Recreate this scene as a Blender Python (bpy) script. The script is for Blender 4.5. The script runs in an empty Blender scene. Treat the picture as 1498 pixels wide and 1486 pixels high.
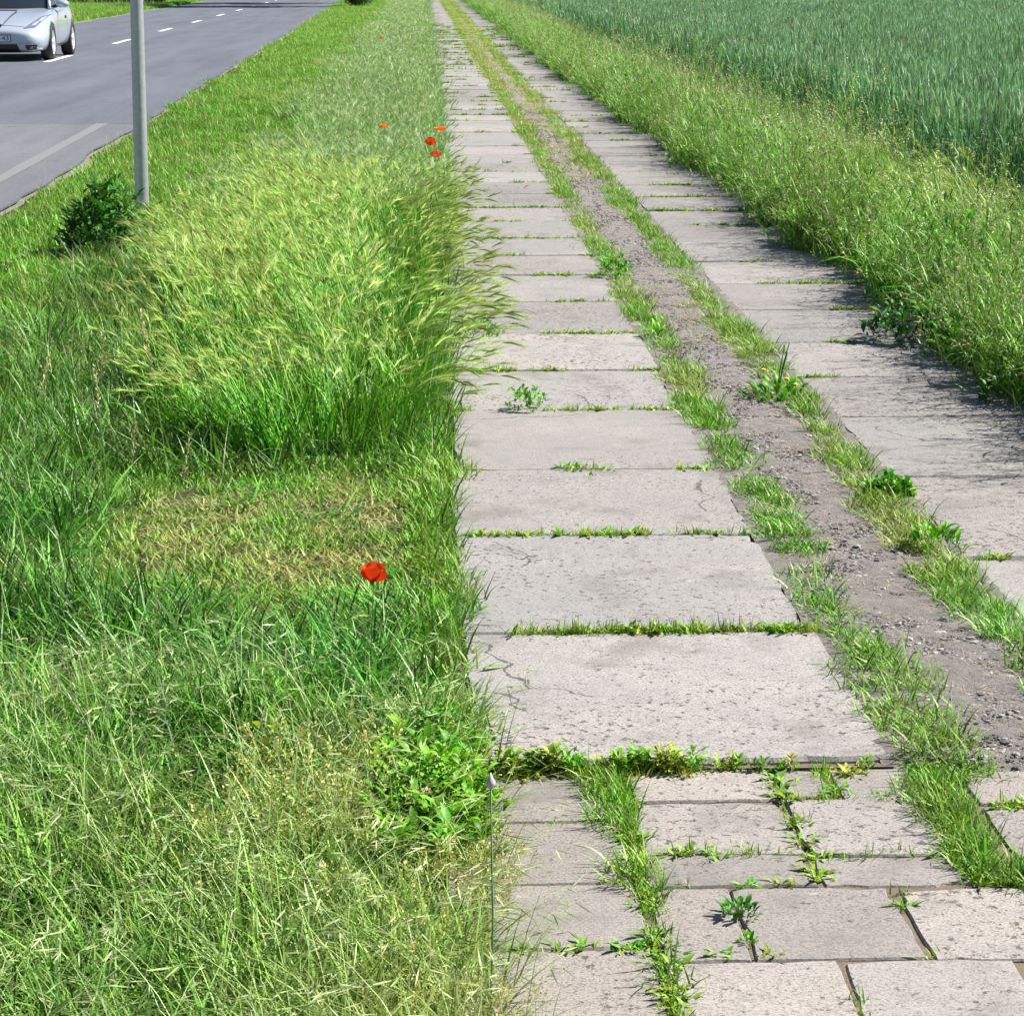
import bpy, bmesh, math, random
import numpy as np
from mathutils import Vector, Matrix
from mathutils.bvhtree import BVHTree
R = math.radians
sc = bpy.context.scene
C = sc.collection

# ------------------------------------------------------------------ camera, sky, sun, exposure
cd = bpy.data.cameras.new('camera')
cam = bpy.data.objects.new('camera', cd); C.objects.link(cam)
cam.location = (0, 0, 1.70)
cam.rotation_euler = (R(90 - 12.69), 0, R(-2.09))
cd.sensor_fit = 'HORIZONTAL'; cd.sensor_width = 36.0; cd.lens = 84.1
cd.clip_start = 0.05; cd.clip_end = 3000
sc.camera = cam

SUN_EL, SUN_AZ = R(47), R(78)          # azimuth from +Y (along the track) towards +X
world = bpy.data.worlds.new('World'); sc.world = world; world.use_nodes = True
wn = world.node_tree
bg = wn.nodes['Background']
sky = wn.nodes.new('ShaderNodeTexSky'); sky.sky_type = 'NISHITA'; sky.sun_disc = False
sky.dust_density = 0.4; sky.sun_elevation = SUN_EL; sky.sun_rotation = SUN_AZ
wn.links.new(sky.outputs[0], bg.inputs[0]); bg.inputs[1].default_value = 0.05
sd = bpy.data.lights.new('sun', 'SUN'); sd.energy = 5.0; sd.angle = R(0.5); sd.color = (1.0, 0.96, 0.89)
sun = bpy.data.objects.new('sun', sd); C.objects.link(sun)
sdir = Vector((math.sin(SUN_AZ) * math.cos(SUN_EL), math.cos(SUN_AZ) * math.cos(SUN_EL), math.sin(SUN_EL)))
sun.rotation_euler = sdir.to_track_quat('Z', 'Y').to_euler()
sun.location = (8, 10, 20)
vs = sc.view_settings
vs.view_transform = 'Standard'; vs.look = 'None'; vs.gamma = 1.0; vs.use_curve_mapping = False
vs.exposure = 1.1
sc.cycles.max_bounces = 4; sc.cycles.diffuse_bounces = 2; sc.cycles.glossy_bounces = 2; sc.cycles.transmission_bounces = 2; sc.cycles.caustics_reflective = False; sc.cycles.caustics_refractive = False; sc.cycles.transparent_max_bounces = 4

# ------------------------------------------------------------------ helpers
def tag(o, label, cat, group=None, kind=None):
    o['label'] = label; o['category'] = cat
    if group: o['group'] = group
    if kind: o['kind'] = kind
    return o
def mesh_obj(name, verts, faces, mat=None, parent=None, smooth=False):
    me = bpy.data.meshes.new(name); me.from_pydata([tuple(v) for v in verts], [], faces); me.update()
    if mat: me.materials.append(mat)
    if smooth:
        me.polygons.foreach_set('use_smooth', [True] * len(me.polygons))
    o = bpy.data.objects.new(name, me); C.objects.link(o)
    if parent: o.parent = parent
    return o
def bm_obj(name, bm, mat=None, parent=None, smooth=False):
    me = bpy.data.meshes.new(name); bm.to_mesh(me); bm.free()
    if mat: me.materials.append(mat)
    if smooth: me.polygons.foreach_set('use_smooth', [True] * len(me.polygons))
    o = bpy.data.objects.new(name, me); C.objects.link(o)
    if parent: o.parent = parent
    return o
def empty(name, loc, rz=0):
    o = bpy.data.objects.new(name, None); C.objects.link(o); o.location = loc; o.rotation_euler.z = rz
    o.empty_display_size = 0.1
    return o
def copy_part(src, parent, loc=(0, 0, 0), rot=(0, 0, 0), scl=(1, 1, 1)):
    o = src.copy(); C.objects.link(o); o.parent = parent
    o.location = loc; o.rotation_euler = rot; o.scale = scl
    return o
def add_box(bm, c, s, rot=None):
    m = Matrix.Translation(c)
    if rot: m = m @ rot.to_4x4()
    bmesh.ops.create_cube(bm, size=1, matrix=m @ Matrix.Diagonal((s[0], s[1], s[2], 1)))
def tube(bm, pts, rads, n=8):
    rings = []
    for i, p in enumerate(pts):
        p = Vector(p)
        a = Vector(pts[max(i - 1, 0)]); b = Vector(pts[min(i + 1, len(pts) - 1)])
        q = (b - a).normalized().to_track_quat('Z', 'Y')
        rings.append([bm.verts.new(p + q @ Vector((math.cos(2 * math.pi * k / n) * rads[i], math.sin(2 * math.pi * k / n) * rads[i], 0))) for k in range(n)])
    for a, b in zip(rings, rings[1:]):
        for k in range(n): bm.faces.new((a[k], a[(k + 1) % n], b[(k + 1) % n], b[k]))
    bm.faces.new(list(reversed(rings[0]))); bm.faces.new(rings[-1])

_tab = np.random.RandomState(5).rand(256, 256)
def vnoise(x, y, s=1.0, off=0):
    x = np.asarray(x) * s + 31.7 + off * 17.3; y = np.asarray(y) * s + 77.1 + off * 9.1
    xi = np.floor(x).astype(int); yi = np.floor(y).astype(int); fx = x - xi; fy = y - yi
    fx = fx * fx * (3 - 2 * fx); fy = fy * fy * (3 - 2 * fy)
    g = lambda a, b: _tab[a % 256, b % 256]
    return (g(xi, yi) * (1 - fx) + g(xi + 1, yi) * fx) * (1 - fy) + (g(xi, yi + 1) * (1 - fx) + g(xi + 1, yi + 1) * fx) * fy

# ------------------------------------------------------------------ materials
class NT:
    def __init__(self, name):
        self.m = bpy.data.materials.new(name); self.m.use_nodes = True
        self.t = self.m.node_tree; self.b = self.t.nodes['Principled BSDF']; self.out = self.t.nodes['Material Output']
    def n(self, typ, **k):
        nd = self.t.nodes.new(typ)
        for a, v in k.items():
            if a.startswith('i_'):
                key = a[2:]; key = int(key) if key.isdigit() else key.replace('_', ' ')
                nd.inputs[key].default_value = v
            else: setattr(nd, a, v)
        return nd
    def l(self, a, b): self.t.links.new(a, b)
    def noise(self, vec, scale, detail=4, rough=.55):
        nd = self.n('ShaderNodeTexNoise', i_Scale=scale, i_Detail=detail, i_Roughness=rough); self.l(vec, nd.inputs['Vector']); return nd.outputs['Fac']
    def ramp(self, fac, stops):
        nd = self.n('ShaderNodeValToRGB'); e = nd.color_ramp.elements
        while len(e) < len(stops): e.new(.5)
        for i, (p, c) in enumerate(stops):
            e[i].position = p; e[i].color = (*c, 1) if len(c) == 3 else c
        self.l(fac, nd.inputs[0]); return nd.outputs[0]
    def mix(self, f, a, b, typ='MIX'):
        nd = self.n('ShaderNodeMix', data_type='RGBA', blend_type=typ)
        for s, v in ((nd.inputs[0], f), (nd.inputs[6], a), (nd.inputs[7], b)):
            if hasattr(v, 'is_linked'): self.l(v, s)
            elif isinstance(v, (int, float)): s.default_value = v
            else: s.default_value = (*v, 1)
        return nd.outputs[2]
    def math(self, op, a, b=None, clamp=False):
        nd = self.n('ShaderNodeMath', operation=op); nd.use_clamp = clamp
        for s, v in ((nd.inputs[0], a), (nd.inputs[1], b)):
            if v is None: continue
            if hasattr(v, 'is_linked'): self.l(v, s)
            else: s.default_value = v
        return nd.outputs[0]
    def col(self, c):
        if hasattr(c, 'is_linked'): self.l(c, self.b.inputs['Base Color'])
        else: self.b.inputs['Base Color'].default_value = (*c, 1)
    def bump(self, h, strength=.4, dist=.005):
        nd = self.n('ShaderNodeBump', i_Strength=strength, i_Distance=dist); self.l(h, nd.inputs['Height']); self.l(nd.outputs[0], self.b.inputs['Normal'])
    def set(self, **k):
        for a, v in k.items(): self.b.inputs[a.replace('_', ' ')].default_value = v
        return self

def plain(name, c, rough=.6, metal=0., spec=.5, var=0.0, vscale=20, coat=0):
    t = NT(name); t.set(Roughness=rough, Metallic=metal); t.b.inputs['Specular IOR Level'].default_value = spec
    if coat: t.b.inputs['Coat Weight'].default_value = coat
    if var:
        co = t.n('ShaderNodeTexCoord')
        f = t.noise(co.outputs['Object'], vscale)
        t.col(t.ramp(f, [(.3, tuple(x * (1 - var) for x in c)), (.7, tuple(min(1, x * (1 + var)) for x in c))]))
    else: t.col(c)
    return t.m

def foliage(name, greens, head=(.45, .42, .2), alt=(.32, .27, .1), trans=.20, rough=.45, spec=.22, tip=0.15):
    """bl attribute: r random per blade, g position along blade, b kind (0 leaf .. 1 seed head)"""
    t = NT(name)
    a = t.n('ShaderNodeAttribute', attribute_name='bl'); s = t.n('ShaderNodeSeparateColor'); t.l(a.outputs['Color'], s.inputs[0])
    ti = t.n('ShaderNodeAttribute', attribute_name='tint', attribute_type='INSTANCER')
    oi = t.n('ShaderNodeObjectInfo')
    c = t.ramp(s.outputs[0], list(zip([0, .26, .58, .9, 1.0] if len(greens) == 5 else [i / (len(greens) - 1) for i in range(len(greens))], greens)))  # palest of five stops: pale blades, their colour also standing in for glints
    tipf = t.math('MULTIPLY', t.math('POWER', s.outputs[1], 3.0), tip)
    c = t.mix(t.math('MULTIPLY', tipf, s.outputs[0]), c, alt)
    c = t.mix(ti.outputs['Fac'], c, alt)
    c = t.mix(s.outputs[2], c, head)
    hs = t.n('ShaderNodeHueSaturation')
    t.l(c, hs.inputs['Color'])
    t.l(t.math('ADD', t.math('MULTIPLY', oi.outputs['Random'], .75), .62), hs.inputs['Value'])
    t.l(t.math('ADD', t.math('MULTIPLY', oi.outputs['Random'], .03), .485), hs.inputs['Hue'])
    c = hs.outputs[0]
    t.col(c); t.set(Roughness=rough); t.b.inputs['Specular IOR Level'].default_value = spec
    tr = t.n('ShaderNodeBsdfTranslucent'); t.l(t.mix(1.0, c, (1.0, 1.0, .55), 'MULTIPLY'), tr.inputs['Color'])
    mx = t.n('ShaderNodeMixShader', i_0=trans); t.l(t.b.outputs[0], mx.inputs[1]); t.l(tr.outputs[0], mx.inputs[2])
    t.l(mx.outputs[0], t.out.inputs['Surface'])
    return t.m

M = {}
M['lawn'] = foliage('lawn_blade', [(.03, .13, .005), (.075, .26, .010), (.13, .37, .015), (.20, .45, .03), (.44, .54, .20)], head=(.46, .50, .18), alt=(.48, .40, .15))
M['lush'] = foliage('lush_blade', [(.008, .055, .004), (.024, .13, .009), (.06, .25, .014), (.12, .36, .03), (.40, .54, .28)], head=(.52, .52, .28), alt=(.50, .42, .18))
M['barley'] = foliage('wild_barley', [(.010, .075, .003), (.045, .22, .007), (.105, .36, .011), (.19, .47, .02), (.42, .58, .14)], head=(.70, .78, .26), alt=(.52, .52, .16))
M['brome'] = foliage('drooping_brome', [(.012, .08, .004), (.05, .21, .010), (.11, .34, .016), (.19, .43, .04), (.46, .56, .26)], head=(.62, .64, .40), alt=(.48, .46, .16))
M['verge'] = foliage('verge_grass', [(.012, .08, .004), (.045, .20, .008), (.10, .33, .014), (.18, .43, .03), (.44, .54, .20)], head=(.62, .60, .36), alt=(.48, .45, .15))
M['strip'] = foliage('unmown_grass', [(.018, .11, .009), (.06, .24, .018), (.12, .37, .035), (.21, .46, .09), (.46, .58, .30)], head=(.56, .62, .36), alt=(.42, .40, .16))
M['wheat'] = foliage('wheat_blade', [(.03, .12, .04), (.10, .27, .11), (.20, .42, .20), (.31, .55, .32), (.56, .70, .54)], head=(.40, .55, .34), alt=(.30, .36, .15), trans=.2)
M['weed'] = foliage('weed_leaf', [(.03, .16, .006), (.075, .29, .010), (.15, .41, .015), (.27, .46, .03)], head=(.58, .54, .22), alt=(.52, .46, .10), rough=.45)
M['darkleaf'] = foliage('dark_leaf', [(.018, .09, .012), (.035, .14, .018), (.065, .20, .026), (.13, .29, .06)], alt=(.2, .2, .05), rough=.4, trans=.2)
M['straw'] = foliage('dry_straw', [(.40, .31, .16), (.50, .42, .25), (.30, .21, .10), (.58, .52, .38)], trans=.15)
M['poppy'] = foliage('poppy_petal', [(.84, .085, .010), (.92, .13, .02), (.88, .10, .012)], alt=(.9, .1, .01), trans=.35, rough=.45, spec=.3, tip=0)
M['tree'] = foliage('tree_leaf', [(.03, .09, .012), (.05, .13, .018), (.08, .17, .025)])

def concrete(name, base, warm, pit=.5, crack=.75):
    t = NT(name)
    co = t.n('ShaderNodeTexCoord'); oi = t.n('ShaderNodeObjectInfo')
    off = t.n('ShaderNodeVectorMath', operation='ADD'); sc3 = t.n('ShaderNodeCombineXYZ')
    for k, f in enumerate((37., 53., 11.)): t.l(t.math('MULTIPLY', oi.outputs['Random'], f), sc3.inputs[k])
    t.l(co.outputs['Object'], off.inputs[0]); t.l(sc3.outputs[0], off.inputs[1]); v = off.outputs[0]
    big = t.noise(v, 2.2, 5); mid = t.noise(v, 14, 5, .65); grain = t.noise(v, 170, 3, .7); sand = t.noise(v, 520, 2, .6)
    c = t.mix(t.math('ADD', t.math('MULTIPLY', oi.outputs['Random'], .8), t.math('MULTIPLY', t.math('SUBTRACT', big, .4), 1.1), True), base, warm)
    c = t.mix(t.ramp(mid, [(.35, (0, 0, 0)), (.75, (.55, .55, .55))]), c, tuple(x * .80 for x in base))
    c = t.mix(t.ramp(big, [(.55, (0, 0, 0)), (.72, (.35, .35, .35))]), c, tuple(min(1, x * 1.18) for x in warm))
    c = t.mix(t.ramp(grain, [(.40, (.8, .8, .8)), (.52, (0, 0, 0))]), c, tuple(x * .5 for x in base))
    c = t.mix(t.ramp(sand, [(.56, (0, 0, 0)), (.70, (.55, .55, .55))]), c, tuple(min(1, x * 1.45) for x in warm))
    tone = t.n('ShaderNodeHueSaturation'); t.l(c, tone.inputs['Color']); t.l(t.math('ADD', t.math('MULTIPLY', t.math('FRACT', t.math('MULTIPLY', oi.outputs['Random'], 7.3)), .28), .86), tone.inputs['Value']); c = tone.outputs[0]
    # pits: thin dark pores, of uneven density
    pore = t.noise(v, 46, 6, .72); dn = t.noise(v, 1.1, 2)
    thr = t.math('SUBTRACT', .72, t.math('MULTIPLY', dn, .26))
    p = t.math('MULTIPLY', t.math('SUBTRACT', pore, thr), 28.0, True)
    c = t.mix(t.math('MULTIPLY', p, pit), c, (.05, .045, .038))
    # weather stains, lichen dots, hairline cracks
    st = t.noise(v, 3.3, 7, .7)
    c = t.mix(t.ramp(st, [(.53, (0, 0, 0)), (.66, (.6, .6, .6))]), c, (.15, .14, .125))
    li = t.noise(v, 24, 4, .6)
    c = t.mix(t.ramp(li, [(.70, (0, 0, 0)), (.74, (.5, .5, .5))]), c, (.46, .44, .40))
    wv = t.n('ShaderNodeVectorMath', operation='MULTIPLY_ADD'); nz_ = t.n('ShaderNodeTexNoise', i_Scale=5.0, i_Detail=5.0); t.l(v, nz_.inputs['Vector']); t.l(nz_.outputs['Color'], wv.inputs[0]); wv.inputs[1].default_value = (.2, .2, .2); t.l(v, wv.inputs[2])
    ve_ = t.n('ShaderNodeTexVoronoi', feature='DISTANCE_TO_EDGE', i_Scale=.9); t.l(wv.outputs[0], ve_.inputs['Vector'])
    ck = t.math('MULTIPLY', t.math('LESS_THAN', ve_.outputs['Distance'], .003), t.math('GREATER_THAN', t.noise(v, 1.7, 2), .57))
    c = t.mix(t.math('MULTIPLY', ck, crack), c, (.05, .045, .035))
    t.col(c); t.set(Roughness=.9); t.b.inputs['Specular IOR Level'].default_value = .25
    h = t.math('ADD', t.math('ADD', t.math('MULTIPLY', grain, .5), t.math('MULTIPLY', sand, .35)), t.math('MULTIPLY', p, -.8))
    t.bump(t.math('ADD', h, t.math('MULTIPLY', mid, .8)), .55, .004)
    return t.m
M['slab'] = concrete('slab_concrete', (.245, .238, .234), (.335, .302, .28), .9)
M['paver'] = concrete('paver_concrete', (.265, .245, .23), (.33, .29, .264), .8, 0.)

def soil(name, cols, scale=6, bump=.7, dist=.02):
    t = NT(name); co = t.n('ShaderNodeTexCoord'); v = co.outputs['Object']
    f = t.noise(v, scale, 8, .65); g = t.noise(v, scale * 22, 5, .7)
    c = t.ramp(f, [(.3 + .4 * i / (len(cols) - 1), k) for i, k in enumerate(cols)])
    c = t.mix(t.ramp(g, [(.45, (0, 0, 0)), (.65, (.6, .6, .6))]), c, tuple(x * 1.5 for x in cols[-1]))
    t.col(c); t.set(Roughness=.95); t.b.inputs['Specular IOR Level'].default_value = .15
    t.bump(t.math('ADD', f, t.math('MULTIPLY', g, .4)), bump, dist)
    return t.m
M['ground'] = soil('ground_soil', [(.035, .032, .018), (.055, .048, .028), (.05, .058, .02)], 3)
M['bed'] = soil('joint_soil', [(.12, .10, .07), (.22, .18, .135)], 20)
M['gravel'] = soil('gravel_dust', [(.125, .115, .11), (.215, .197, .187), (.30, .265, .245)], 13, 1.0, .025)
M['verge_dirt'] = soil('roadside_dirt', [(.14, .125, .11), (.24, .21, .18)], 4)
M['pebble'] = plain('pebble_grey', (.30, .275, .26), .9, var=.45, vscale=3)
M['chip'] = plain('slate_chip', (.10, .092, .09), .85, var=.4, vscale=3)

def asphalt(name, base, seam=False):
    t = NT(name); co = t.n('ShaderNodeTexCoord'); v = co.outputs['Object']
    mp = t.n('ShaderNodeMapping'); mp.inputs['Scale'].default_value = (1.6, .12, 1); t.l(v, mp.inputs[0])
    streak = t.noise(mp.outputs[0], 1.0, 5, .6); blot = t.noise(v, .35, 4); gr = t.noise(v, 90, 3, .7); pat = t.noise(v, 2.5, 5, .7)
    c = t.ramp(streak, [(.3, tuple(x * .68 for x in base)), (.7, tuple(x * 1.35 for x in base))])
    c = t.mix(t.ramp(blot, [(.5, (0, 0, 0)), (.75, (.6, .6, .6))]), c, tuple(x * 1.35 for x in base))
    c = t.mix(t.ramp(pat, [(.56, (0, 0, 0)), (.70, (.7, .7, .7))]), c, tuple(x * .5 for x in base))
    c = t.mix(t.ramp(t.noise(v, 30, 5, .8), [(.45, (0, 0, 0)), (.7, (.7, .7, .7))]), c, tuple(x * 2.0 for x in base))
    t.col(c); t.set(Roughness=.8); t.bump(gr, .5, .006)
    return t.m
M['asphalt'] = asphalt('asphalt', (.078, .085, .105))
M['asphalt_patch'] = asphalt('asphalt_patch', (.105, .11, .12))
def worn_paint(name, c, wear):
    t = NT(name); co = t.n('ShaderNodeTexCoord'); f = t.noise(co.outputs['Object'], 2.3, 8, .8)
    t.col(t.mix(t.ramp(f, [(wear, (0, 0, 0)), (wear + .12, (1, 1, 1))]), (.2, .195, .19), c)); t.set(Roughness=.75)
    return t.m
M['paint'] = worn_paint('road_paint', (.72, .72, .70), .28)
M['paint_worn'] = worn_paint('worn_road_paint', (.17, .17, .172), .30)

# ------------------------------------------------------------------ ground, road, tracks
def gz(x, y):
    x = np.asarray(x, float); y = np.asarray(y, float)
    return np.where((x > .02) & (y < 5.0), -.045, -.03)
xs = [-900, -200, -40, -12, -3.5, -1.5, .0, .02, 1.3, 2.8, 5, 30, 200, 900]
ys = [-200, -20, 0, 2, 4.98, 5.0, 8, 20, 60, 150, 400, 1500]
gv = [(x, y, float(gz(x + 1e-6, y - 1e-6))) for y in ys for x in xs]
nx = len(xs)
gf = [(j * nx + i, j * nx + i + 1, (j + 1) * nx + i + 1, (j + 1) * nx + i) for j in range(len(ys) - 1) for i in range(nx - 1)]
tag(mesh_obj('ground', gv, gf, M['ground']), 'flat brown soil ground under all the grass', 'ground', kind='structure')

rc = lambda y: -7.05 - .0125 * (y - 46)                  # road centre line
rng = np.random.RandomState(3)
def strip(name, ylist, xl, xr, z, mat, ncross=1):
    V, F = [], []
    for y in ylist:
        a, b = xl(y), xr(y)
        for k in range(ncross + 1): V.append((a + (b - a) * k / ncross, y, z))
    w = ncross + 1
    for j in range(len(ylist) - 1):
        for k in range(ncross): F.append((j * w + k, j * w + k + 1, (j + 1) * w + k + 1, (j + 1) * w + k))
    return mesh_obj(name, V, F, mat)
yy = list(np.concatenate([np.arange(-20, 60, .35), np.arange(60, 160, 1.0), np.arange(160, 700, 30)]))
rr = lambda y: rc(y) + 3.62 + .10 * (float(vnoise(y, 3, .35)) - .5) + .05 * (float(vnoise(y, 9, 1.9)) - .5)
rl = lambda y: rc(y) - 3.72 + .15 * (float(vnoise(y, 30, .7)) - .5)
dirt = strip('road_shoulder', yy, lambda y: rl(y) - .45 - .25 * float(vnoise(y, 50, .5)), lambda y: rr(y) + .01 + .13 * float(vnoise(y, 60, .8)), -.022, M['verge_dirt'])
tag(dirt, 'pale dusty shoulder along both edges of the asphalt road', 'shoulder', kind='structure')
road = strip('road', yy, rl, rr, -.004, M['asphalt'])
tag(road, 'grey blue asphalt country road with a dashed centre line', 'road', kind='structure')
patch = strip('road_patch', [y for y in yy if y < 27.6], lambda y: rl(y) + .02, lambda y: rr(y) - .015, 0.0, M['asphalt_patch'])
tag(patch, 'lighter resurfaced stretch of asphalt with a faded edge line', 'road', kind='structure')
def rect(name, x0, y0, x1, y1, w, z, mat, parent, n=6):
    V, F = [], []
    r = random.Random(int(y0 * 10))
    for i in range(n + 1):
        t = i / n; x = x0 + (x1 - x0) * t; y = y0 + (y1 - y0) * t; ww = w / 2 * (1 + r.uniform(-.08, .08))
        V += [(x - ww, y, z), (x + ww, y, z)]
    for i in range(n): F.append((2 * i, 2 * i + 1, 2 * i + 3, 2 * i + 2))
    return mesh_obj(name, V, F, mat, parent)
y = 45.7 - 3 * 11.25
while y < 160:
    z = .004
    rect('lane_dash', rc(y), y, rc(y + 3.6), y + 3.6, .13, z, M['paint'], patch if y < 26 else road); y += 11.25
rect('edge_line', rc(5) + 3.24, 5, rc(27.4) + 3.20, 27.4, .13, .004, M['paint_worn'], patch, 20)

# slabs ------------------------------------------------------------
def slab_mesh(name, w, l, th, seed, mat, chip=.010, step=.06, bev=.007):
    r = random.Random(seed)
    per = []
    def side(a, b):
        n = max(2, int((Vector(b) - Vector(a)).length / step))
        return [(a[0] + (b[0] - a[0]) * i / n, a[1] + (b[1] - a[1]) * i / n) for i in range(n)]
    hw, hl = w / 2, l / 2
    cs = [(-hw, -hl), (hw, -hl), (hw, hl), (-hw, hl)]
    cs = [(x + r.uniform(-.004, .004), y + r.uniform(-.004, .004)) for x, y in cs]
    for i in range(4): per += side(cs[i], cs[(i + 1) % 4])
    n = len(per); V = []
    ins = [r.uniform(0, chip * .35) + (r.uniform(.3, 1) * chip if r.random() < .16 else 0) for _ in per]
    bad = [c for c in cs if r.random() < .3]
    for i_, p_ in enumerate(per):
        for c in bad:
            if math.hypot(p_[0] - c[0], p_[1] - c[1]) < step * 1.2: ins[i_] += r.uniform(.6, 2.0) * chip
    def inset(p, d):
        x, y = p; m = 1 - d / max(abs(x) / hw * hw, abs(y), 1e-3)
        return (x * (1 - d / hw), y * (1 - d / hl))
    for ring, (dd, z) in enumerate([(0, -th), (0, -bev * 1.3), (bev, 0)]):
        for i, p in enumerate(per):
            q = inset(p, dd + (ins[i] if ring else ins[i] * .4))
            V.append((q[0], q[1], z - (r.uniform(0, .002) if ring == 1 else 0)))
    F = []
    for k in range(2):
        for i in range(n):
            j = (i + 1) % n; F.append((k * n + i, k * n + j, (k + 1) * n + j, (k + 1) * n + i))
    F.append(tuple(range(2 * n, 3 * n)))
    me = bpy.data.meshes.new(name); me.from_pydata(V, [], F); me.materials.append(mat); me.update()
    return me
JL = [5.0, 6.05, 7.17, 8.15, 9.3, 10.27, 11.33, 12.46, 13.58, 14.52, 15.47, 16.55, 17.52, 18.6]
while JL[-1] < 150: JL.append(JL[-1] + 1.03)
JR = [2.2, 3.3, 4.5, 5.65, 6.83, 8.01, 9.13, 10.05, 11.03, 12.14]
while JR[-1] < 150: JR.append(JR[-1] + 1.03)
XL0, XL1, XR0, XR1 = .08, 1.025, 1.585, 2.55
SLABS = {}
rs = random.Random(11)
def lay(track, J, x0, x1):
    for a, b in zip(J, J[1:]):
        w, l = x1 - x0 - .008, 0
        key = (round(w, 3), round((b - a) * 25) / 25, rs.randrange(3))
        if key not in SLABS: SLABS[key] = slab_mesh('slab', key[0], key[1] - .009, .09, len(SLABS) * 7 + 1, M['slab'])
        o = bpy.data.objects.new('slab', SLABS[key]); C.objects.link(o); o.parent = track
        o.location = ((x0 + x1) / 2 + rs.uniform(-.012, .012), (a + b) / 2, rs.uniform(-.005, .002))
        if a < 5.5: o.location.z = 0
        o.rotation_euler = (rs.uniform(-.003, .003), rs.uniform(-.003, .003), rs.uniform(-.008, .008))
tl = strip('wheel_track', [4.99, 40, 151], lambda y: XL0 - .03, lambda y: XL1 + .004, -.016, M['bed'])
tag(tl, 'wheel track of square concrete slabs beside the barley grass', 'path', kind='structure'); lay(tl, JL, XL0, XL1)
trk = strip('wheel_track', [2.1, 40, 151], lambda y: XR0 - .004, lambda y: XR1 + .02, -.016, M['bed'])
tag(trk, 'wheel track of concrete slabs in shadow of the wheat side verge', 'path', kind='structure'); lay(trk, JR, XR0, XR1)

# small paving in front -------------------------------------------
pv = strip('paving', [2.0, 4.97], lambda y: .03, lambda y: 1.57, -.0255, M['bed'])
tag(pv, 'worn paving of small grey slabs below the step of the concrete track', 'paving', kind='structure')
S = 1.012
PAV = [(.10, 4.63, .385, 4.95), (.10, 4.29, .385, 4.615), (.11, 3.98, .39, 4.275), (.10, 3.66, .39, 3.965), (.09, 3.34, .39, 3.645), (.1, 3.02, .39, 3.325), (-.02, 3.66, .085, 3.9),
       (.435, 4.74, .73, 4.93), (.425, 4.43, .735, 4.725), (.42, 4.265, .735, 4.42), (.415, 3.915, .56, 4.25), (.575, 3.915, .868, 4.245), (.415, 3.61, .708, 3.90), (.415, 3.29, .708, 3.60), (.415, 2.97, .708, 3.28),
       (.75, 4.755, .848, 4.92), (.872, 4.72, 1.045, 4.92), (.75, 4.415, 1.04, 4.735), (.75, 4.255, 1.05, 4.40), (.886, 3.9, 1.21, 4.23), (.724, 3.58, 1.02, 3.90), (1.035, 3.56, 1.33, 3.88), (.724, 3.26, 1.02, 3.57), (1.035, 3.24, 1.33, 3.55),
       (1.15, 4.70, 1.45, 4.90), (1.15, 4.36, 1.45, 4.67), (1.225, 4.0, 1.53, 4.235), (1.225, 3.89, 1.53, 3.985), (.724, 2.94, 1.02, 3.25)]
for i, (x0, y0, x1, y1) in enumerate(PAV):
    x0, y0, x1, y1 = x0 * S - .005, y0 * S - .006, x1 * S + .005, y1 * S + .006
    me = slab_mesh('paving_slab', x1 - x0, y1 - y0 - .004, .05, 100 + i, M['paver'], .006, .04, .003)
    o = bpy.data.objects.new('paving_slab', me); C.objects.link(o); o.parent = pv
    o.location = ((x0 + x1) / 2, (y0 + y1) / 2, -.02 + rs.uniform(-.0015, .0015)); o.rotation_euler = (rs.uniform(-.004, .004), rs.uniform(-.004, .004), rs.uniform(-.006, .006))

# gravel strip -----------------------------------------------------
V, F = [], []
gy = list(np.concatenate([np.arange(4.95, 14, .03), np.arange(14, 150, .4)])); gx = np.linspace(1.0, 1.61, 22)
for y in gy:
    for x in gx:
        V.append((x, y, -.013 + .010 * float(vnoise(x, y, 7)) + .009 * float(vnoise(x, y, 31, 1)) - .03 * max(0, 1 - (y - 4.95) / .09)))
w = len(gx)
F = [(j * w + i, j * w + i + 1, (j + 1) * w + i + 1, (j + 1) * w + i) for j in range(len(gy) - 1) for i in range(w - 1)]
tag(mesh_obj('gravel_strip', V, F, M['gravel'], smooth=True), 'gritty gravel strip between the two slab tracks', 'gravel', kind='structure')
V = [(x, y, -.043 + .01 * float(vnoise(x, y, 25))) for y in np.arange(2.0, 5.0, .04) for x in np.arange(-.05, 1.6, .04)]
w = len(np.arange(-.05, 1.6, .04)); h = len(np.arange(2.0, 5.0, .04))

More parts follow.
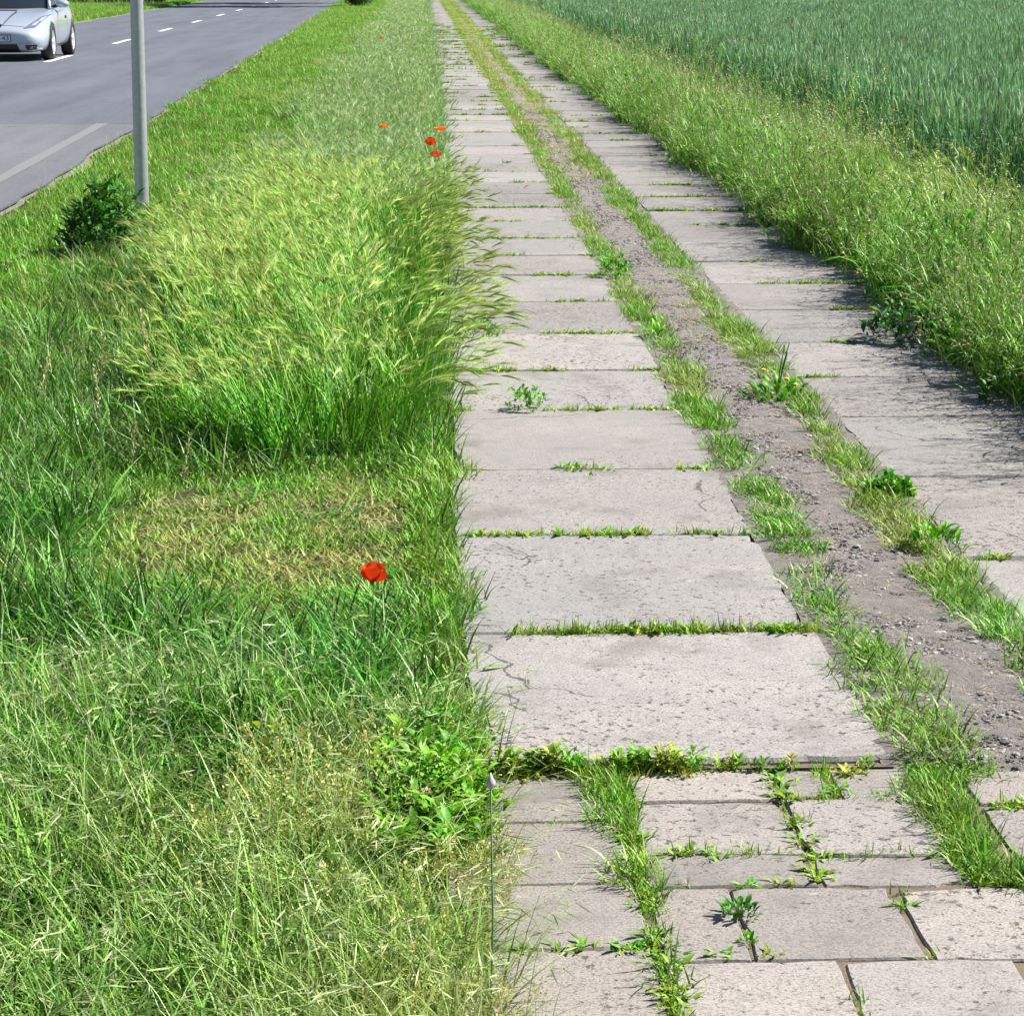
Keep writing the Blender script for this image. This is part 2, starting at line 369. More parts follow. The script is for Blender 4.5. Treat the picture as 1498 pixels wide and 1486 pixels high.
# ------------------------------------------------------------------ tuft prototypes
class Tuft:
    def __init__(self, seed): self.V = []; self.F = []; self.A = []; self.r = np.random.RandomState(seed)
    def ribbon(self, pts, widths, wdir, rnd, kind, t0=0., t1=1.):
        """pts list, last width may be 0 = tip"""
        b = len(self.V); n = len(pts); idx = []
        for i, (p, w) in enumerate(zip(pts, widths)):
            t = t0 + (t1 - t0) * i / (n - 1)
            if w <= 0: self.V.append(tuple(p)); self.A.append((rnd, t, kind, 1)); idx.append((len(self.V) - 1,))
            else:
                self.V.append(tuple(p - wdir * w / 2)); self.V.append(tuple(p + wdir * w / 2))
                self.A += [(rnd, t, kind, 1)] * 2; idx.append((len(self.V) - 2, len(self.V) - 1))
        for a, c in zip(idx, idx[1:]):
            if len(c) == 2 and len(a) == 2: self.F.append((a[0], a[1], c[1], c[0]))
            elif len(c) == 1 and len(a) == 2: self.F.append((a[0], a[1], c[0]))
            elif len(a) == 1 and len(c) == 2: self.F.append((a[0], c[1], c[0]))
    def curve(self, p0, az, th0, th1, L, n):
        pts = [np.array(p0, float)]; d = None
        for i in range(n):
            th = th0 + (th1 - th0) * (i + .5) / n
            d = np.array([math.sin(th) * math.cos(az), math.sin(th) * math.sin(az), math.cos(th)])
            pts.append(pts[-1] + d * L / n)
        return pts, d
    def blade(self, p0, az, th0, th1, L, W, n=4, kind=0., rnd=None):
        r = self.r; pts, d = self.curve(p0, az, th0, th1, L, n)
        tw = az + math.pi / 2 + r.uniform(-.7, .7)
        wd = np.array([math.cos(tw), math.sin(tw), r.uniform(-.25, .25)])
        ws = [W * (.75 + .5 * math.sin(math.pi * min(1, i / n * 1.25))) * (1 - (i / n) ** 3) for i in range(n)] + [0]
        self.ribbon(pts, ws, wd, r.rand() if rnd is None else rnd, kind)
        return pts, d
    def grass(self, n, rad, L, W, th0=(.05, .5), bend=(.1, 1.0), az=None, spread=3.14, kind=0., seg=4, ell=1.):
        r = self.r
        for _ in range(n):
            q = rad * math.sqrt(r.rand()); a = r.rand() * 6.283
            p0 = (q * math.cos(a), q * math.sin(a) * ell, -.01)
            A = (r.rand() * 6.283) if az is None else az + r.normal() * spread
            t0 = r.uniform(*th0); l = r.uniform(*L) * (1.25 if r.rand() < .12 else 1)
            self.blade(p0, A, t0, t0 + r.uniform(*bend), l, r.uniform(*W), seg, kind)
    def stem(self, p0, az, th0, th1, L, W, n=5, kind=.15):
        r = self.r; pts, d = self.curve(p0, az, th0, th1, L, n)
        tw = az + math.pi / 2 + r.uniform(-.3, .3)
        self.ribbon(pts, [W * (1 - .4 * i / n) for i in range(n + 1)], np.array([math.cos(tw), math.sin(tw), 0]), r.rand() * .6 + .3, kind)
        return pts[-1], d
    def barley_head(self, p, d, L, drop, nawn=20, kind=1.):
        r = self.r; d = d / np.linalg.norm(d); down = np.array([0, 0, -1.0])
        rn = r.rand()
        for s in (0, 1):
            side = np.cross(d, [0, 0, 1.0] if s == 0 else [.3, 1, .2]); side /= np.linalg.norm(side) + 1e-9
            self.ribbon([p, p + d * L * .35 + down * drop * .1 * L, p + d * L * .8 + down * drop * .4 * L, p + d * L + down * drop * .6 * L], [.003, .008, .006, 0], side, rn, kind * .75)
        for i in range(nawn):
            t = r.uniform(.0, .95); b = p + d * L * t + down * drop * .6 * L * t * t
            dd = d + down * drop * t * .9 + r.normal(size=3) * .15; dd /= np.linalg.norm(dd)
            sd = np.cross(dd, r.normal(size=3)); sd /= np.linalg.norm(sd) + 1e-9
            al = r.uniform(.045, .08); w = .0024
            e = b + dd * al + down * drop * .006
            self.ribbon([b, e], [w, 0], sd, min(1, rn * .6 + r.rand() * .4), kind)
    def spikelet(self, p, d, L, W, kind=1.):
        r = self.r; d = d / (np.linalg.norm(d) + 1e-9); sd = np.cross(d, r.normal(size=3)); sd /= np.linalg.norm(sd) + 1e-9
        self.ribbon([p, p + d * L * .35, p + d * L * .7, p + d * L], [.0008, W, W * .7, 0], sd, r.rand(), kind)
    def panicle(self, p, d, L, n, sl=(.010, .018), spread=.35, droop=.3, kind=1., sw=.0035, br=.05):
        r = self.r; d = d / np.linalg.norm(d)
        for i in range(n):
            t = r.rand() ** .8; b = p + d * L * t
            o = r.normal(size=3); o -= d * np.dot(o, d); o /= np.linalg.norm(o) + 1e-9
            bl = br * (1 - t * .7) * r.uniform(.3, 1)
            e = b + (d * .8 + o * spread + np.array([0, 0, -droop])) * bl
            self.ribbon([b, e], [.0008, .0007], np.cross(d, o), r.rand(), kind * .7)
            self.spikelet(e, d * .6 + o * spread + np.array([0, 0, -droop * 1.5]), r.uniform(*sl), sw, kind)
    def leaf(self, p0, az, th0, th1, L, W, n=5, kind=0., rnd=None):
        """broad leaf with a fold along the midrib"""
        r = self.r; pts, d = self.curve(p0, az, th0, th1, L, n); rn = r.rand() if rnd is None else rnd
        side = np.array([-math.sin(az), math.cos(az), 0.]); b = len(self.V)
        prof = [.18, .62, 1.0, .92, .55, .0] if n == 5 else [.2, 1.0, .7, 0]
        for i, p in enumerate(pts):
            w = W * prof[i] / 2 * r.uniform(.88, 1.12); up = np.array([0, 0, w * .35])
            for q in (p - side * w + up, p, p + side * w + up): self.V.append(tuple(q)); self.A.append((rn, i / n * .5, kind, 1))
        for i in range(n):
            for k in range(2): self.F.append((b + 3 * i + k, b + 3 * i + k + 1, b + 3 * i + 4 + k, b + 3 * i + 3 + k))
    def mesh(self, name, mat, smooth=True):
        me = bpy.data.meshes.new(name); me.from_pydata(self.V, [], self.F)
        at = me.attributes.new('bl', 'FLOAT_COLOR', 'POINT'); at.data.foreach_set('color', np.array(self.A, 'f').ravel())
        me.materials.append(mat)
        if smooth: me.polygons.foreach_set('use_smooth', [True] * len(me.polygons))
        me.update(); return me

COL = {}
def proto(key, builders, mat):
    col = bpy.data.collections.new('proto_' + key)
    for i, f in enumerate(builders):
        t = Tuft(sum(map(ord, key)) * 13 + i * 101); f(t)
        o = bpy.data.objects.new('%s_%02d' % (key, i), t.mesh(key, mat)); col.objects.link(o)
    COL[key] = (col, len(builders))

def b_lawn(t): t.grass(30, .085, (.05, .115), (.004, .007), (.1, .75), (.2, 1.0), seg=3)
def b_lawn2(t):
    t.grass(26, .09, (.05, .14), (.004, .007), (.05, .6), (.2, 1.2), seg=3); t.grass(3, .07, (.12, .17), (.002, .003), (.05, .4), (.1, .5), kind=.5)
proto('lawn', [b_lawn, b_lawn, b_lawn2, b_lawn2], M['lawn'])
def b_lush(t): t.grass(30, .08, (.09, .24), (.003, .0056), (.05, .6), (.3, 1.5), seg=5)
def b_lush2(t):
    t.grass(20, .08, (.10, .27), (.0035, .007), (.05, .8), (.4, 1.9), seg=5); t.grass(3, .06, (.16, .24), (.002, .003), (.3, .9), (.2, 1.0), kind=.85)
proto('lush', [b_lush, b_lush, b_lush2, b_lush2], M['lush'])
def b_short(t): t.grass(24, .07, (.025, .075), (.003, .0055), (.2, 1.0), (.2, 1.0)); t.grass(4, .06, (.04, .08), (.0015, .003), (.6, 1.3), (.1, .5), kind=.8)
proto('short', [b_short] * 3, M['lawn'])
def barley(lean, lo=.34, hi=.52, ns=4, nl=22):
    def f(t):
        r = t.r
        t.grass(nl, .10, (.14, .40), (.004, .008), (.05, .35), (.2, 1.0), az=0, spread=1.0, seg=4)
        for _ in range(ns):
            q = .09 * math.sqrt(r.rand()); a = r.rand() * 6.283; az = r.normal() * .45
            th0 = r.uniform(.0, .25) * lean; th1 = r.uniform(.55, 1.15) * lean
            p, d = t.stem((q * math.cos(a), q * math.sin(a), 0), az, th0, th1, r.uniform(lo, hi), .0034, 5, .12)
            t.barley_head(p, d, r.uniform(.055, .085), r.uniform(.2, .8), 16, r.uniform(.35, 1))
            for _q in range(2):
                k = r.uniform(.3, .6); t.blade(np.array(p) * k * np.array([1, 1, 1.1]), az + r.normal() * .6, .3, 1.4, r.uniform(.09, .16), .005, 3)
    return f
proto('barley', [barley(.9), barley(1.0), barley(1.15), barley(.8)], M['barley'])
proto('barleylean', [barley(1.5), barley(1.7), barley(1.35)], M['barley'])
def b_brome(t):
    r = t.r
    t.grass(36, .09, (.08, .26), (.0022, .0044), (.1, .9), (.3, 1.7), seg=5)
    for _ in range(3):
        q = .08 * math.sqrt(r.rand()); a = r.rand() * 6.283; az = r.normal() * 1.0
        p, d = t.stem((q * math.cos(a), q * math.sin(a), 0), az, r.uniform(.05, .3), r.uniform(.9, 1.7), r.uniform(.2, .33), .0017, 5, .3)
        for _k in range(r.randint(2, 6)):
            dd = d + r.normal(size=3) * .45 + np.array([0, 0, -.45]); t.spikelet(p - d * r.uniform(0, .05), dd, r.uniform(.025, .055), .003, r.uniform(.2, 1))
proto('brome', [b_brome] * 5, M['brome'])
def b_verge(hi):
    def f(t):
        r = t.r
        t.grass(12, .11, (hi * .3, hi * .7), (.003, .006), (.05, .6), (.5, 1.9), seg=4)
        for _ in range(9):
            q = .12 * math.sqrt(r.rand()); a = r.rand() * 6.283; az = r.rand() * 6.283; h = r.uniform(hi * .5, hi * 1.1)
            p0 = np.array((q * math.cos(a), q * math.sin(a), 0))
            p, d = t.stem(p0, az, r.uniform(.0, .3), r.uniform(.2, 1.1), h, .0018, 4, .2)
            for k in range(3):
                u = r.uniform(.25, .95); b = p0 + (p - p0) * u; t.blade(b, r.rand() * 6.283, r.uniform(.2, .9), r.uniform(1.0, 2.3), r.uniform(.05, .13), r.uniform(.0032, .0065), 3)
            if r.rand() < .55: t.panicle(p, d, r.uniform(.05, .10), 8, (.008, .016), .45, .3, r.uniform(.3, 1), .0036, .04)
    return f
proto('verge', [b_verge(.42), b_verge(.5), b_verge(.6), b_verge(.36)], M['verge'])
proto('vergelow', [b_verge(.26), b_verge(.3)], M['verge'])
def b_vleaf(t):
    t.grass(20, .12, (.16, .46), (.005, .009), (.05, .7), (.6, 2.2), seg=5)
    for _ in range(16): t.leaf((t.r.normal() * .07, t.r.normal() * .07, t.r.uniform(.1, .36)), t.r.rand() * 6.283, t.r.uniform(.4, 1.1), t.r.uniform(1.2, 2.0), t.r.uniform(.03, .06), t.r.uniform(.010, .018), 3)
proto('vergeleaf', [b_vleaf] * 3, M['verge'])
def b_strip(t):
    r = t.r
    t.grass(22, .10, (.14, .32), (.004, .007), (.05, .5), (.3, 1.3), seg=4)
    for _ in range(5):
        q = .09 * math.sqrt(r.rand()); a = r.rand() * 6.283; az = r.normal() * 1.2
        p, d = t.stem((q * math.cos(a), q * math.sin(a), 0), az, r.uniform(.0, .25), r.uniform(.3, .9), r.uniform(.26, .40), .002, 4, .2)
        if r.rand() < .5: t.barley_head(p, d, .05, .4, 12, r.uniform(.5, 1))
        else: t.panicle(p, d, .07, 7, (.008, .014), .3, .2, r.uniform(.5, 1), .003, .03)
proto('strip', [b_strip] * 4, M['strip'])
def b_wheat(t):
    r = t.r
    for _ in range(11):
        p0 = (r.uniform(-.13, .13), r.uniform(-.13, .13), 0); az = r.rand() * 6.283; h = r.uniform(.58, .72)
        p, d = t.stem(p0, az, r.uniform(0, .06), r.uniform(.02, .16), h, .004, 3, 0)
        t.spikelet(p, d, .085, .013, r.uniform(.5, 1)); t.spikelet(p, d, .085, .012, r.uniform(.5, 1))
        for k in range(4):
            z = h * (.3 + .2 * k + r.uniform(-.05, .05)); q = np.array(p0) + (np.array(p) - np.array(p0)) * z / h
            t.blade(q, r.rand() * 6.283, r.uniform(.05, .28), r.uniform(.25, 1.0), r.uniform(.14, .24), r.uniform(.006, .010), 4)
proto('wheat', [b_wheat] * 4, M['wheat'])
def b_joint(t): t.grass(26, .022, (.015, .05), (.0016, .003), (.1, 1.0), (.2, .9), seg=3)
def b_jweed(t):
    for _ in range(14): t.leaf((t.r.normal() * .01, t.r.normal() * .01, 0), t.r.rand() * 6.283, t.r.uniform(.2, .9), t.r.uniform(1.0, 1.8), t.r.uniform(.015, .035), t.r.uniform(.005, .010), 3)
    t.grass(8, .02, (.015, .04), (.0015, .0028), (.1, 1.0), (.2, .9), seg=3)
proto('joint', [b_joint, b_joint, b_jweed], M['weed'])
def b_band(t): t.grass(30, .055, (.03, .105), (.0026, .0048), (.1, .8), (.3, 1.3), seg=4)
def b_band2(t):
    t.grass(24, .055, (.03, .08), (.0026, .0046), (.2, .9), (.3, 1.2), seg=4); t.grass(5, .05, (.04, .08), (.0015, .0025), (.2, .9), (.1, .6), kind=.9)
proto('band', [b_band, b_band, b_band2], M['lawn'])
def b_leafy(t):
    r = t.r
    for _ in range(26):
        z = r.uniform(0, .08); a = r.rand() * 6.283; q = r.uniform(0, .04)
        t.leaf((q * math.cos(a), q * math.sin(a), z), a + r.normal() * .5, r.uniform(.3, .9), r.uniform(1.0, 1.9), r.uniform(.025, .055), r.uniform(.010, .02), 5)
proto('leafy', [b_leafy] * 3, M['weed'])
def b_dryweed(t):
    r = t.r
    for _ in range(9):
        a = r.rand() * 6.283; p, d = t.stem((r.normal() * .03, r.normal() * .03, 0), a, r.uniform(.1, .5), r.uniform(.3, 1.0), r.uniform(.05, .15), .0014, 4, .4)
        t.panicle(p - d * .05, d, .06, 14, (.005, .009), .8, .0, r.uniform(.3, .9), .0045, .022)
    t.grass(10, .05, (.04, .10), (.002, .003), (.3, 1.1), (.2, 1.0))
proto('dryweed', [b_dryweed] * 3, M['weed'])
def b_straw(t):
    r = t.r
    for _ in range(7):
        a = r.rand() * 6.283; L = r.uniform(.02, .07); p = np.array([r.normal() * .04, r.normal() * .04, r.uniform(.002, .006)])
        d = np.array([math.cos(a), math.sin(a), r.uniform(-.02, .05)]); t.ribbon([p, p + d * L * .5 + [0, 0, .003], p + d * L], [.0018, .0022, .001], np.cross(d, [0, 0, 1.]), r.rand(), 0)
proto('straw', [b_straw] * 4, M['straw'])
def proto_mesh(key, meshes):
    col = bpy.data.collections.new('proto_' + key)
    for i, me in enumerate(meshes): col.objects.link(bpy.data.objects.new('%s_%02d' % (key, i), me))
    COL[key] = (col, len(meshes))
def stone_mesh(seed, mat):
    r = random.Random(seed); bm = bmesh.new(); bmesh.ops.create_icosphere(bm, subdivisions=1, radius=1)
    for v in bm.verts: v.co *= r.uniform(.7, 1.2); v.co.z *= .5
    me = bpy.data.meshes.new('stone'); bm.to_mesh(me); bm.free(); me.materials.append(mat); return me
proto_mesh('stone', [stone_mesh(i, M['pebble'] if i % 2 else M['chip']) for i in range(6)])

def node_group(key):
    col, n = COL[key]
    g = bpy.data.node_groups.new('scatter_' + key, 'GeometryNodeTree')
    g.interface.new_socket('Geometry', in_out='INPUT', socket_type='NodeSocketGeometry'); g.interface.new_socket('Geometry', in_out='OUTPUT', socket_type='NodeSocketGeometry')
    gi = g.nodes.new('NodeGroupInput'); go = g.nodes.new('NodeGroupOutput')
    ci = g.nodes.new('GeometryNodeCollectionInfo'); ci.inputs[0].default_value = col; ci.inputs[1].default_value = True; ci.inputs[2].default_value = True
    ip = g.nodes.new('GeometryNodeInstanceOnPoints'); ip.inputs['Pick Instance'].default_value = True
    def na(nm, typ):
        a = g.nodes.new('GeometryNodeInputNamedAttribute'); a.data_type = typ; a.inputs[0].default_value = nm
        return [o for o in a.outputs if o.enabled][0]
    g.links.new(gi.outputs[0], ip.inputs['Points']); g.links.new(ci.outputs[0], ip.inputs['Instance'])
    g.links.new(na('pick', 'INT'), ip.inputs['Instance Index'])
    er = g.nodes.new('FunctionNodeEulerToRotation'); g.links.new(na('rot', 'FLOAT_VECTOR'), er.inputs[0]); g.links.new(er.outputs[0], ip.inputs['Rotation'])
    g.links.new(na('scl', 'FLOAT_VECTOR'), ip.inputs['Scale'])
    g.links.new(ip.outputs[0], go.inputs[0])
    return g
GROUPS = {}
def scatter(name, key, P, rotz, scl, tint, label, cat, tilt=None, seed=1, parent=None):
    n = len(P)
    if n == 0: return
    r = np.random.RandomState(seed)
    me = bpy.data.meshes.new(name); me.vertices.add(n); me.vertices.foreach_set('co', np.asarray(P, 'f').ravel())
    rot = np.zeros((n, 3)); rot[:, 2] = rotz
    if tilt is not None: rot[:, :2] = tilt
    for nm, typ, val, k in (('rot', 'FLOAT_VECTOR', rot, 'vector'), ('scl', 'FLOAT_VECTOR', np.asarray(scl), 'vector'), ('tint', 'FLOAT', np.clip(tint, 0, 1), 'value'), ('pick', 'INT', r.randint(0, COL[key][1], n), 'value')):
        at = me.attributes.new(nm, typ, 'POINT'); at.data.foreach_set(k, np.asarray(val, 'i' if typ == 'INT' else 'f').ravel())
    me.update()
    o = bpy.data.objects.new(name, me); C.objects.link(o)
    if key not in GROUPS: GROUPS[key] = node_group(key)
    m = o.modifiers.new('scatter', 'NODES'); m.node_group = GROUPS[key]
    tag(o, label, cat, kind='stuff')
    print('scatter', name, key, n)
    return o

def sample(xl, xr, y0, y1, d0, yref, seed, power=1.0, dmin=0):
    """points between x-limits xl(y), xr(y); density d0 per m2, thinning with distance past yref; limits widened a little past the view"""
    r = np.random.RandomState(seed); out = []
    y = y0
    while y < y1:
        dy = max(.25, y * .03); ym = y + dy / 2
        a = max(xl(ym), -.177 * ym - 2.0); b = min(xr(ym), .252 * ym + 1.6)
        if b > a:
            d = max(dmin, d0 * min(1, (yref / ym)) ** power); n = r.poisson((b - a) * dy * d)
            out.append(np.c_[r.uniform(a, b, n), r.uniform(y, min(y + dy, y1), n)])
        y += dy
    return np.concatenate(out) if out else np.zeros((0, 2))
def p3(p, dz=0): return np.c_[p, gz(p[:, 0], p[:, 1]) + dz]
def fars(p, yref, e=.5): return np.maximum(1, p[:, 1] / yref) ** e

rg = np.random.RandomState(77)
def sc3(p, lo, hi, yref=1e9, e=.5, zmod=None):
    k = fars(p, yref, e); s = rg.uniform(lo, hi, len(p)); z = s * (1 if zmod is None else zmod)
    return np.c_[s * k, s * k, z]
RZ = lambda n: rg.uniform(0, 6.283, n)

# --- mown verge by the road
p = sample(lambda y: rr(y) + .08, lambda y: -1.15 if y > 8.6 else -1.55, 2.0, 150, 120, 18, 1, 1.0, 30)
edge = p[:, 0] - (np.array([rr(y) for y in p[:, 1]]) + .08)
keep = (edge > -.14 + .32 * vnoise(p[:, 0], p[:, 1], 1.8)); p = p[keep]
nz = vnoise(p[:, 0], p[:, 1], 1.7) ; nz2 = vnoise(p[:, 0], p[:, 1], .6, 3)
hz = .55 + .75 * nz
scatter('mown_grass', 'lawn', p3(p), RZ(len(p)), sc3(p, .8, 1.2, 22, .55, hz), np.clip((vnoise(p[:, 0], p[:, 1], 3.1, 5) - .72) * 2, 0, .8) + .10 * nz2,
        'short bright green mown grass between the road and the unmown strip', 'grass')
# --- far verge beyond the road
p = sample(lambda y: -60, lambda y: rl(y) - .35, 55, 170, 30, 80, 2, 1.0, 14)
scatter('far_verge_grass', 'lawn', p3(p), RZ(len(p)), sc3(p, 1.2, 1.9, 50, .6), .05 * np.ones(len(p)), 'bright green grass verge on the far side of the road', 'grass')
# --- unmown strip beside the track, beyond the barley
p = sample(lambda y: -1.25 + .25 * math.sin(y * .6) + .15 * math.sin(y * 1.7), lambda y: .16 + .04 * math.sin(y * 2.1), 15.5, 150, 85, 20, 3, 1.0, 22)
scatter('unmown_grass', 'strip', p3(p), RZ(len(p)), sc3(p, .75, 1.15, 26, .5, .55 + .6 * vnoise(p[:, 0], p[:, 1], .9)), .25 * np.clip(vnoise(p[:, 0], p[:, 1], 1.3, 6) - .35, 0, 1),
        'grey green unmown grass with pale heads beyond the barley clump', 'grass')
# --- wild barley clump
bl_left = lambda y: -1.18 + .22 * math.sin(y * 1.3) + max(0, (y - 12.5)) * .03
p = sample(bl_left, lambda y: .02 + .05 * math.sin(y * 3.3), 8.35, 17.2, 90, 50, 4)
front = 8.25 + .7 * vnoise(p[:, 0], 0 * p[:, 0], 2.6) * rg.uniform(.5, 1.2, len(p)) + np.clip(-.75 - p[:, 0], 0, 1) * 2.2
p = p[p[:, 1] > front]
rim = p[:, 0] + .28 * (vnoise(p[:, 0], p[:, 1], 2.4, 21) - .5) + rg.normal(0, .1, len(p)) > -.22
az = np.where(rim, rg.normal(-.1, .5, len(p)), np.where(rg.rand(len(p)) < np.clip((p[:, 0] + 1.0) / .9, 0, 1) * .6, rg.uniform(0, 3.14, len(p)), math.pi - .35 + rg.normal(0, .6, len(p))))
q = p[~rim]
hb = (.6 + .5 * vnoise(q[:, 0], q[:, 1], 1.1) + .4 * vnoise(q[:, 0], q[:, 1], 3.3, 5)) * np.clip(.62 + (q[:, 1] - 8.4) * .45, .6, 1)
scatter('wild_barley', 'barley', p3(q), az[~rim], sc3(q, .85, 1.1, 1e9, .5, hb), .22 * np.clip(vnoise(q[:, 0], q[:, 1], 1.6, 2) - .4, 0, 1),
        'tall clump of wild barley with feathery yellow green heads bending in wind', 'grass')
q = p[rim]
scatter('wild_barley', 'barleylean', p3(q), az[rim], sc3(q, .85, 1.12), .22 * np.clip(vnoise(q[:, 0], q[:, 1], 1.6, 2) - .4, 0, 1),
        'wild barley at the track edge leaning out over the slabs', 'grass')
p = sample(lambda y: -2.0, lambda y: .06, 8.2, 15.5, 75, 40, 5)
scatter('barley_undergrowth', 'lush', p3(p), RZ(len(p)), sc3(p, .8, 1.25), .15 * vnoise(p[:, 0], p[:, 1], 2), 'dark green grass at the foot of the barley clump', 'grass')
# --- dry trampled patch
p = sample(lambda y: -1.95, lambda y: .08, 5.6, 8.6, 430, 40, 6)
cx = np.exp(-(((p[:, 0] + .34) / .6) ** 2 + ((p[:, 1] - 7.3) / .75) ** 2))
dry = np.clip(cx * .75 + 1.3 * (vnoise(p[:, 0], p[:, 1], 6) - .55) * (cx + .25), 0, 1)
k = rg.rand(len(p)) > dry * .25; p = p[k]; dry = dry[k]
scatter('trampled_grass', 'short', p3(p), RZ(len(p)), sc3(p, .7, 1.2, 1e9, .5, 1.15 - .6 * dry), np.clip(dry * 1.25, 0, .95) * rg.rand(len(p)) ** .7, 'short trampled grass turning straw yellow in front of the barley', 'grass')
p = sample(lambda y: -1.0, lambda y: .12, 6.7, 8.4, 260, 40, 7)
cx = np.exp(-(((p[:, 0] + .4) / .45) ** 2 + ((p[:, 1] - 7.6) / .5) ** 2)); p = p[rg.rand(len(p)) < cx]
scatter('straw_litter', 'straw', p3(p, .004), RZ(len(p)), sc3(p, .8, 1.4), 0 * p[:, 0], 'dry straw littered over the trampled patch', 'straw')
# --- medium lush grass left of the slabs
p = sample(lambda y: -1.95, lambda y: .04 + .03 * math.sin(y * 5), 4.95, 9.2, 190, 40, 8)
dz = np.clip((p[:, 1] - 5.85 - .5 * vnoise(p[:, 0], p[:, 1] * 0, 3.5)) * 2.2, 0, 1) * np.clip((p[:, 0] + 1.12 + .3 * vnoise(p[:, 0], p[:, 1], 2)) * 4, 0, 1)
k = rg.rand(len(p)) > dz * .97; p = p[k]; dz = dz[k]
edge = np.clip((p[:, 0] + .12) / .2, 0, 1)
hh = (.55 + .6 * vnoise(p[:, 0], p[:, 1], 2.6)) * (1 - .45 * edge) * (1 - .55 * dz)
scatter('lush_grass', 'lush', p3(p), RZ(len(p)), sc3(p, .8, 1.15, 1e9, .5, hh), .22 * np.clip(vnoise(p[:, 0], p[:, 1], 3.3, 4) - .45, 0, 1), 'deep green grass around the single red poppy', 'grass')
# fringe onto the slabs
p = sample(lambda y: -.02, lambda y: .075 + .03 * math.sin(y * 4.1) + .02 * math.sin(y * 11), 4.95, 9.4, 520, 40, 9)
scatter('edge_fringe_grass', 'band', p3(p, .02), RZ(len(p)), sc3(p, .8, 1.35), .25 * vnoise(p[:, 0], p[:, 1], 6), 'grass fringe creeping over the left slab edges', 'grass')
# --- brome in the foreground
p = sample(lambda y: -1.95, lambda y: -.0 + .06 * math.sin(y * 3.0) + .05 + .12 * max(0, 4.4 - y), 2.9, 5.45, 185, 40, 10)
k = (vnoise(p[:, 0], p[:, 1], 2.2, 8) + (5.1 - p[:, 1]) * .5) > .35; p = p[k]
scatter('brome_grass', 'brome', p3(p), rg.normal(.2, 1.1, len(p)), sc3(p, .7, 1.15, 1e9, .5, .65 + .6 * vnoise(p[:, 0], p[:, 1], 3.1, 31)), .10 + .4 * np.clip(vnoise(p[:, 0], p[:, 1], 2.8, 9) - .35, 0, 1) + .3 * np.clip((p[:, 0] + .35) / .4, 0, 1) * rg.rand(len(p)),
        'drooping brome grass with pale straw heads before the dark lush grass', 'grass')
p = sample(lambda y: -1.95, lambda y: .04, 2.9, 5.3, 140, 40, 11)
scatter('brome_undergrowth', 'lush', p3(p), RZ(len(p)), sc3(p, .6, .95), .15 * vnoise(p[:, 0], p[:, 1], 3), 'green grass blades beneath the pale brome heads', 'grass')
# --- drying small weeds and leafy weeds by the paving corner
p = sample(lambda y: -.48, lambda y: .0, 4.0, 5.0, 520, 40, 12)
cx = np.exp(-(((p[:, 0] + .24) / .17) ** 2 + ((p[:, 1] - 4.52) / .38) ** 2)); p = p[rg.rand(len(p)) < cx]
scatter('drying_weeds', 'dryweed', p3(p), RZ(len(p)), sc3(p, .7, 1.15), .1 + .5 * rg.rand(len(p)), 'yellowing seedy weeds beside the leafy green patch', 'weeds')
p = sample(lambda y: -.16, lambda y: .12, 4.35, 5.1, 900, 40, 13)
cx = np.exp(-(((p[:, 0] - .0) / .10) ** 4 + ((p[:, 1] - 4.72) / .32) ** 4)); p = p[rg.rand(len(p)) < cx * 1.0]
scatter('leafy_weeds', 'leafy', p3(p, .03), RZ(len(p)), sc3(p, .75, 1.15), .1 * rg.rand(len(p)), 'bright green leafy weeds at the corner of the small paving', 'weeds')
p = sample(lambda y: -.1, lambda y: .30, 3.0, 4.75, 160, 40, 14)
p = p[rg.rand(len(p)) < np.clip(1.25 - (p[:, 0] - .02) / .2 - .5 * np.clip((p[:, 1] - 3.9), 0, 1), 0, 1)]
scatter('dry_seed_weeds', 'dryweed', p3(p, .02), RZ(len(p)), sc3(p, .45, .85), .3 + .7 * rg.rand(len(p)), 'thin dry weeds creeping over the left paving slabs', 'weeds')

# --- joints, bands and weeds between slabs
def along(x0, y0, x1, y1, dens, jit, seed):
    r = np.random.RandomState(seed); L = math.hypot(x1 - x0, y1 - y0); n = r.poisson(L * dens); t = r.rand(n)
    return np.c_[x0 + (x1 - x0) * t + r.normal(0, jit, n), y0 + (y1 - y0) * t + r.normal(0, jit, n)]
J = []
for i, y in enumerate(JL[:70]):
    q = along(XL0, y, XL1, y, 60 if y < 20 else 26, .006, i)
    thr = .44 + .14 * math.sin(i * 2.4); k = (vnoise(q[:, 0] * 1, q[:, 1] * 0 + i * 3.7, 4.2) > thr) | (q[:, 0] > XL1 - .06)
    if i == 1: q = along(XL0, y, XL1, y, 150, .008, i + 77); k = (q[:, 0] > .33) | (vnoise(q[:, 0], q[:, 1], 9) > .5)
    if i == 0: k &= False
    J.append(q[k])
for i, y in enumerate(JR[:70]):
    q = along(XR0, y, XR1, y, 60 if y < 20 else 26, .006, 500 + i); k = vnoise(q[:, 0], q[:, 1] * 0 + i * 2.9, 3.6, 4) > .52; J.append(q[k])
q = np.concatenate(J); off = np.where(np.isin(np.round(q[:, 1], 1), [5.0]), 0, 0)
scatter('joint_grass', 'joint', np.c_[q, np.full(len(q), -.006)], RZ(len(q)), np.c_[rg.uniform(.8, 1.5, (len(q), 2)), rg.uniform(.55, 1.35, len(q)) * np.where(np.abs(q[:, 1] - 6.05) < .05, 1.3, 1)] * np.c_[[fars(q, 14, .5)] * 3].T, .55 * rg.rand(len(q)),
        'small green tufts growing out of the slab joints', 'grass')
J = []
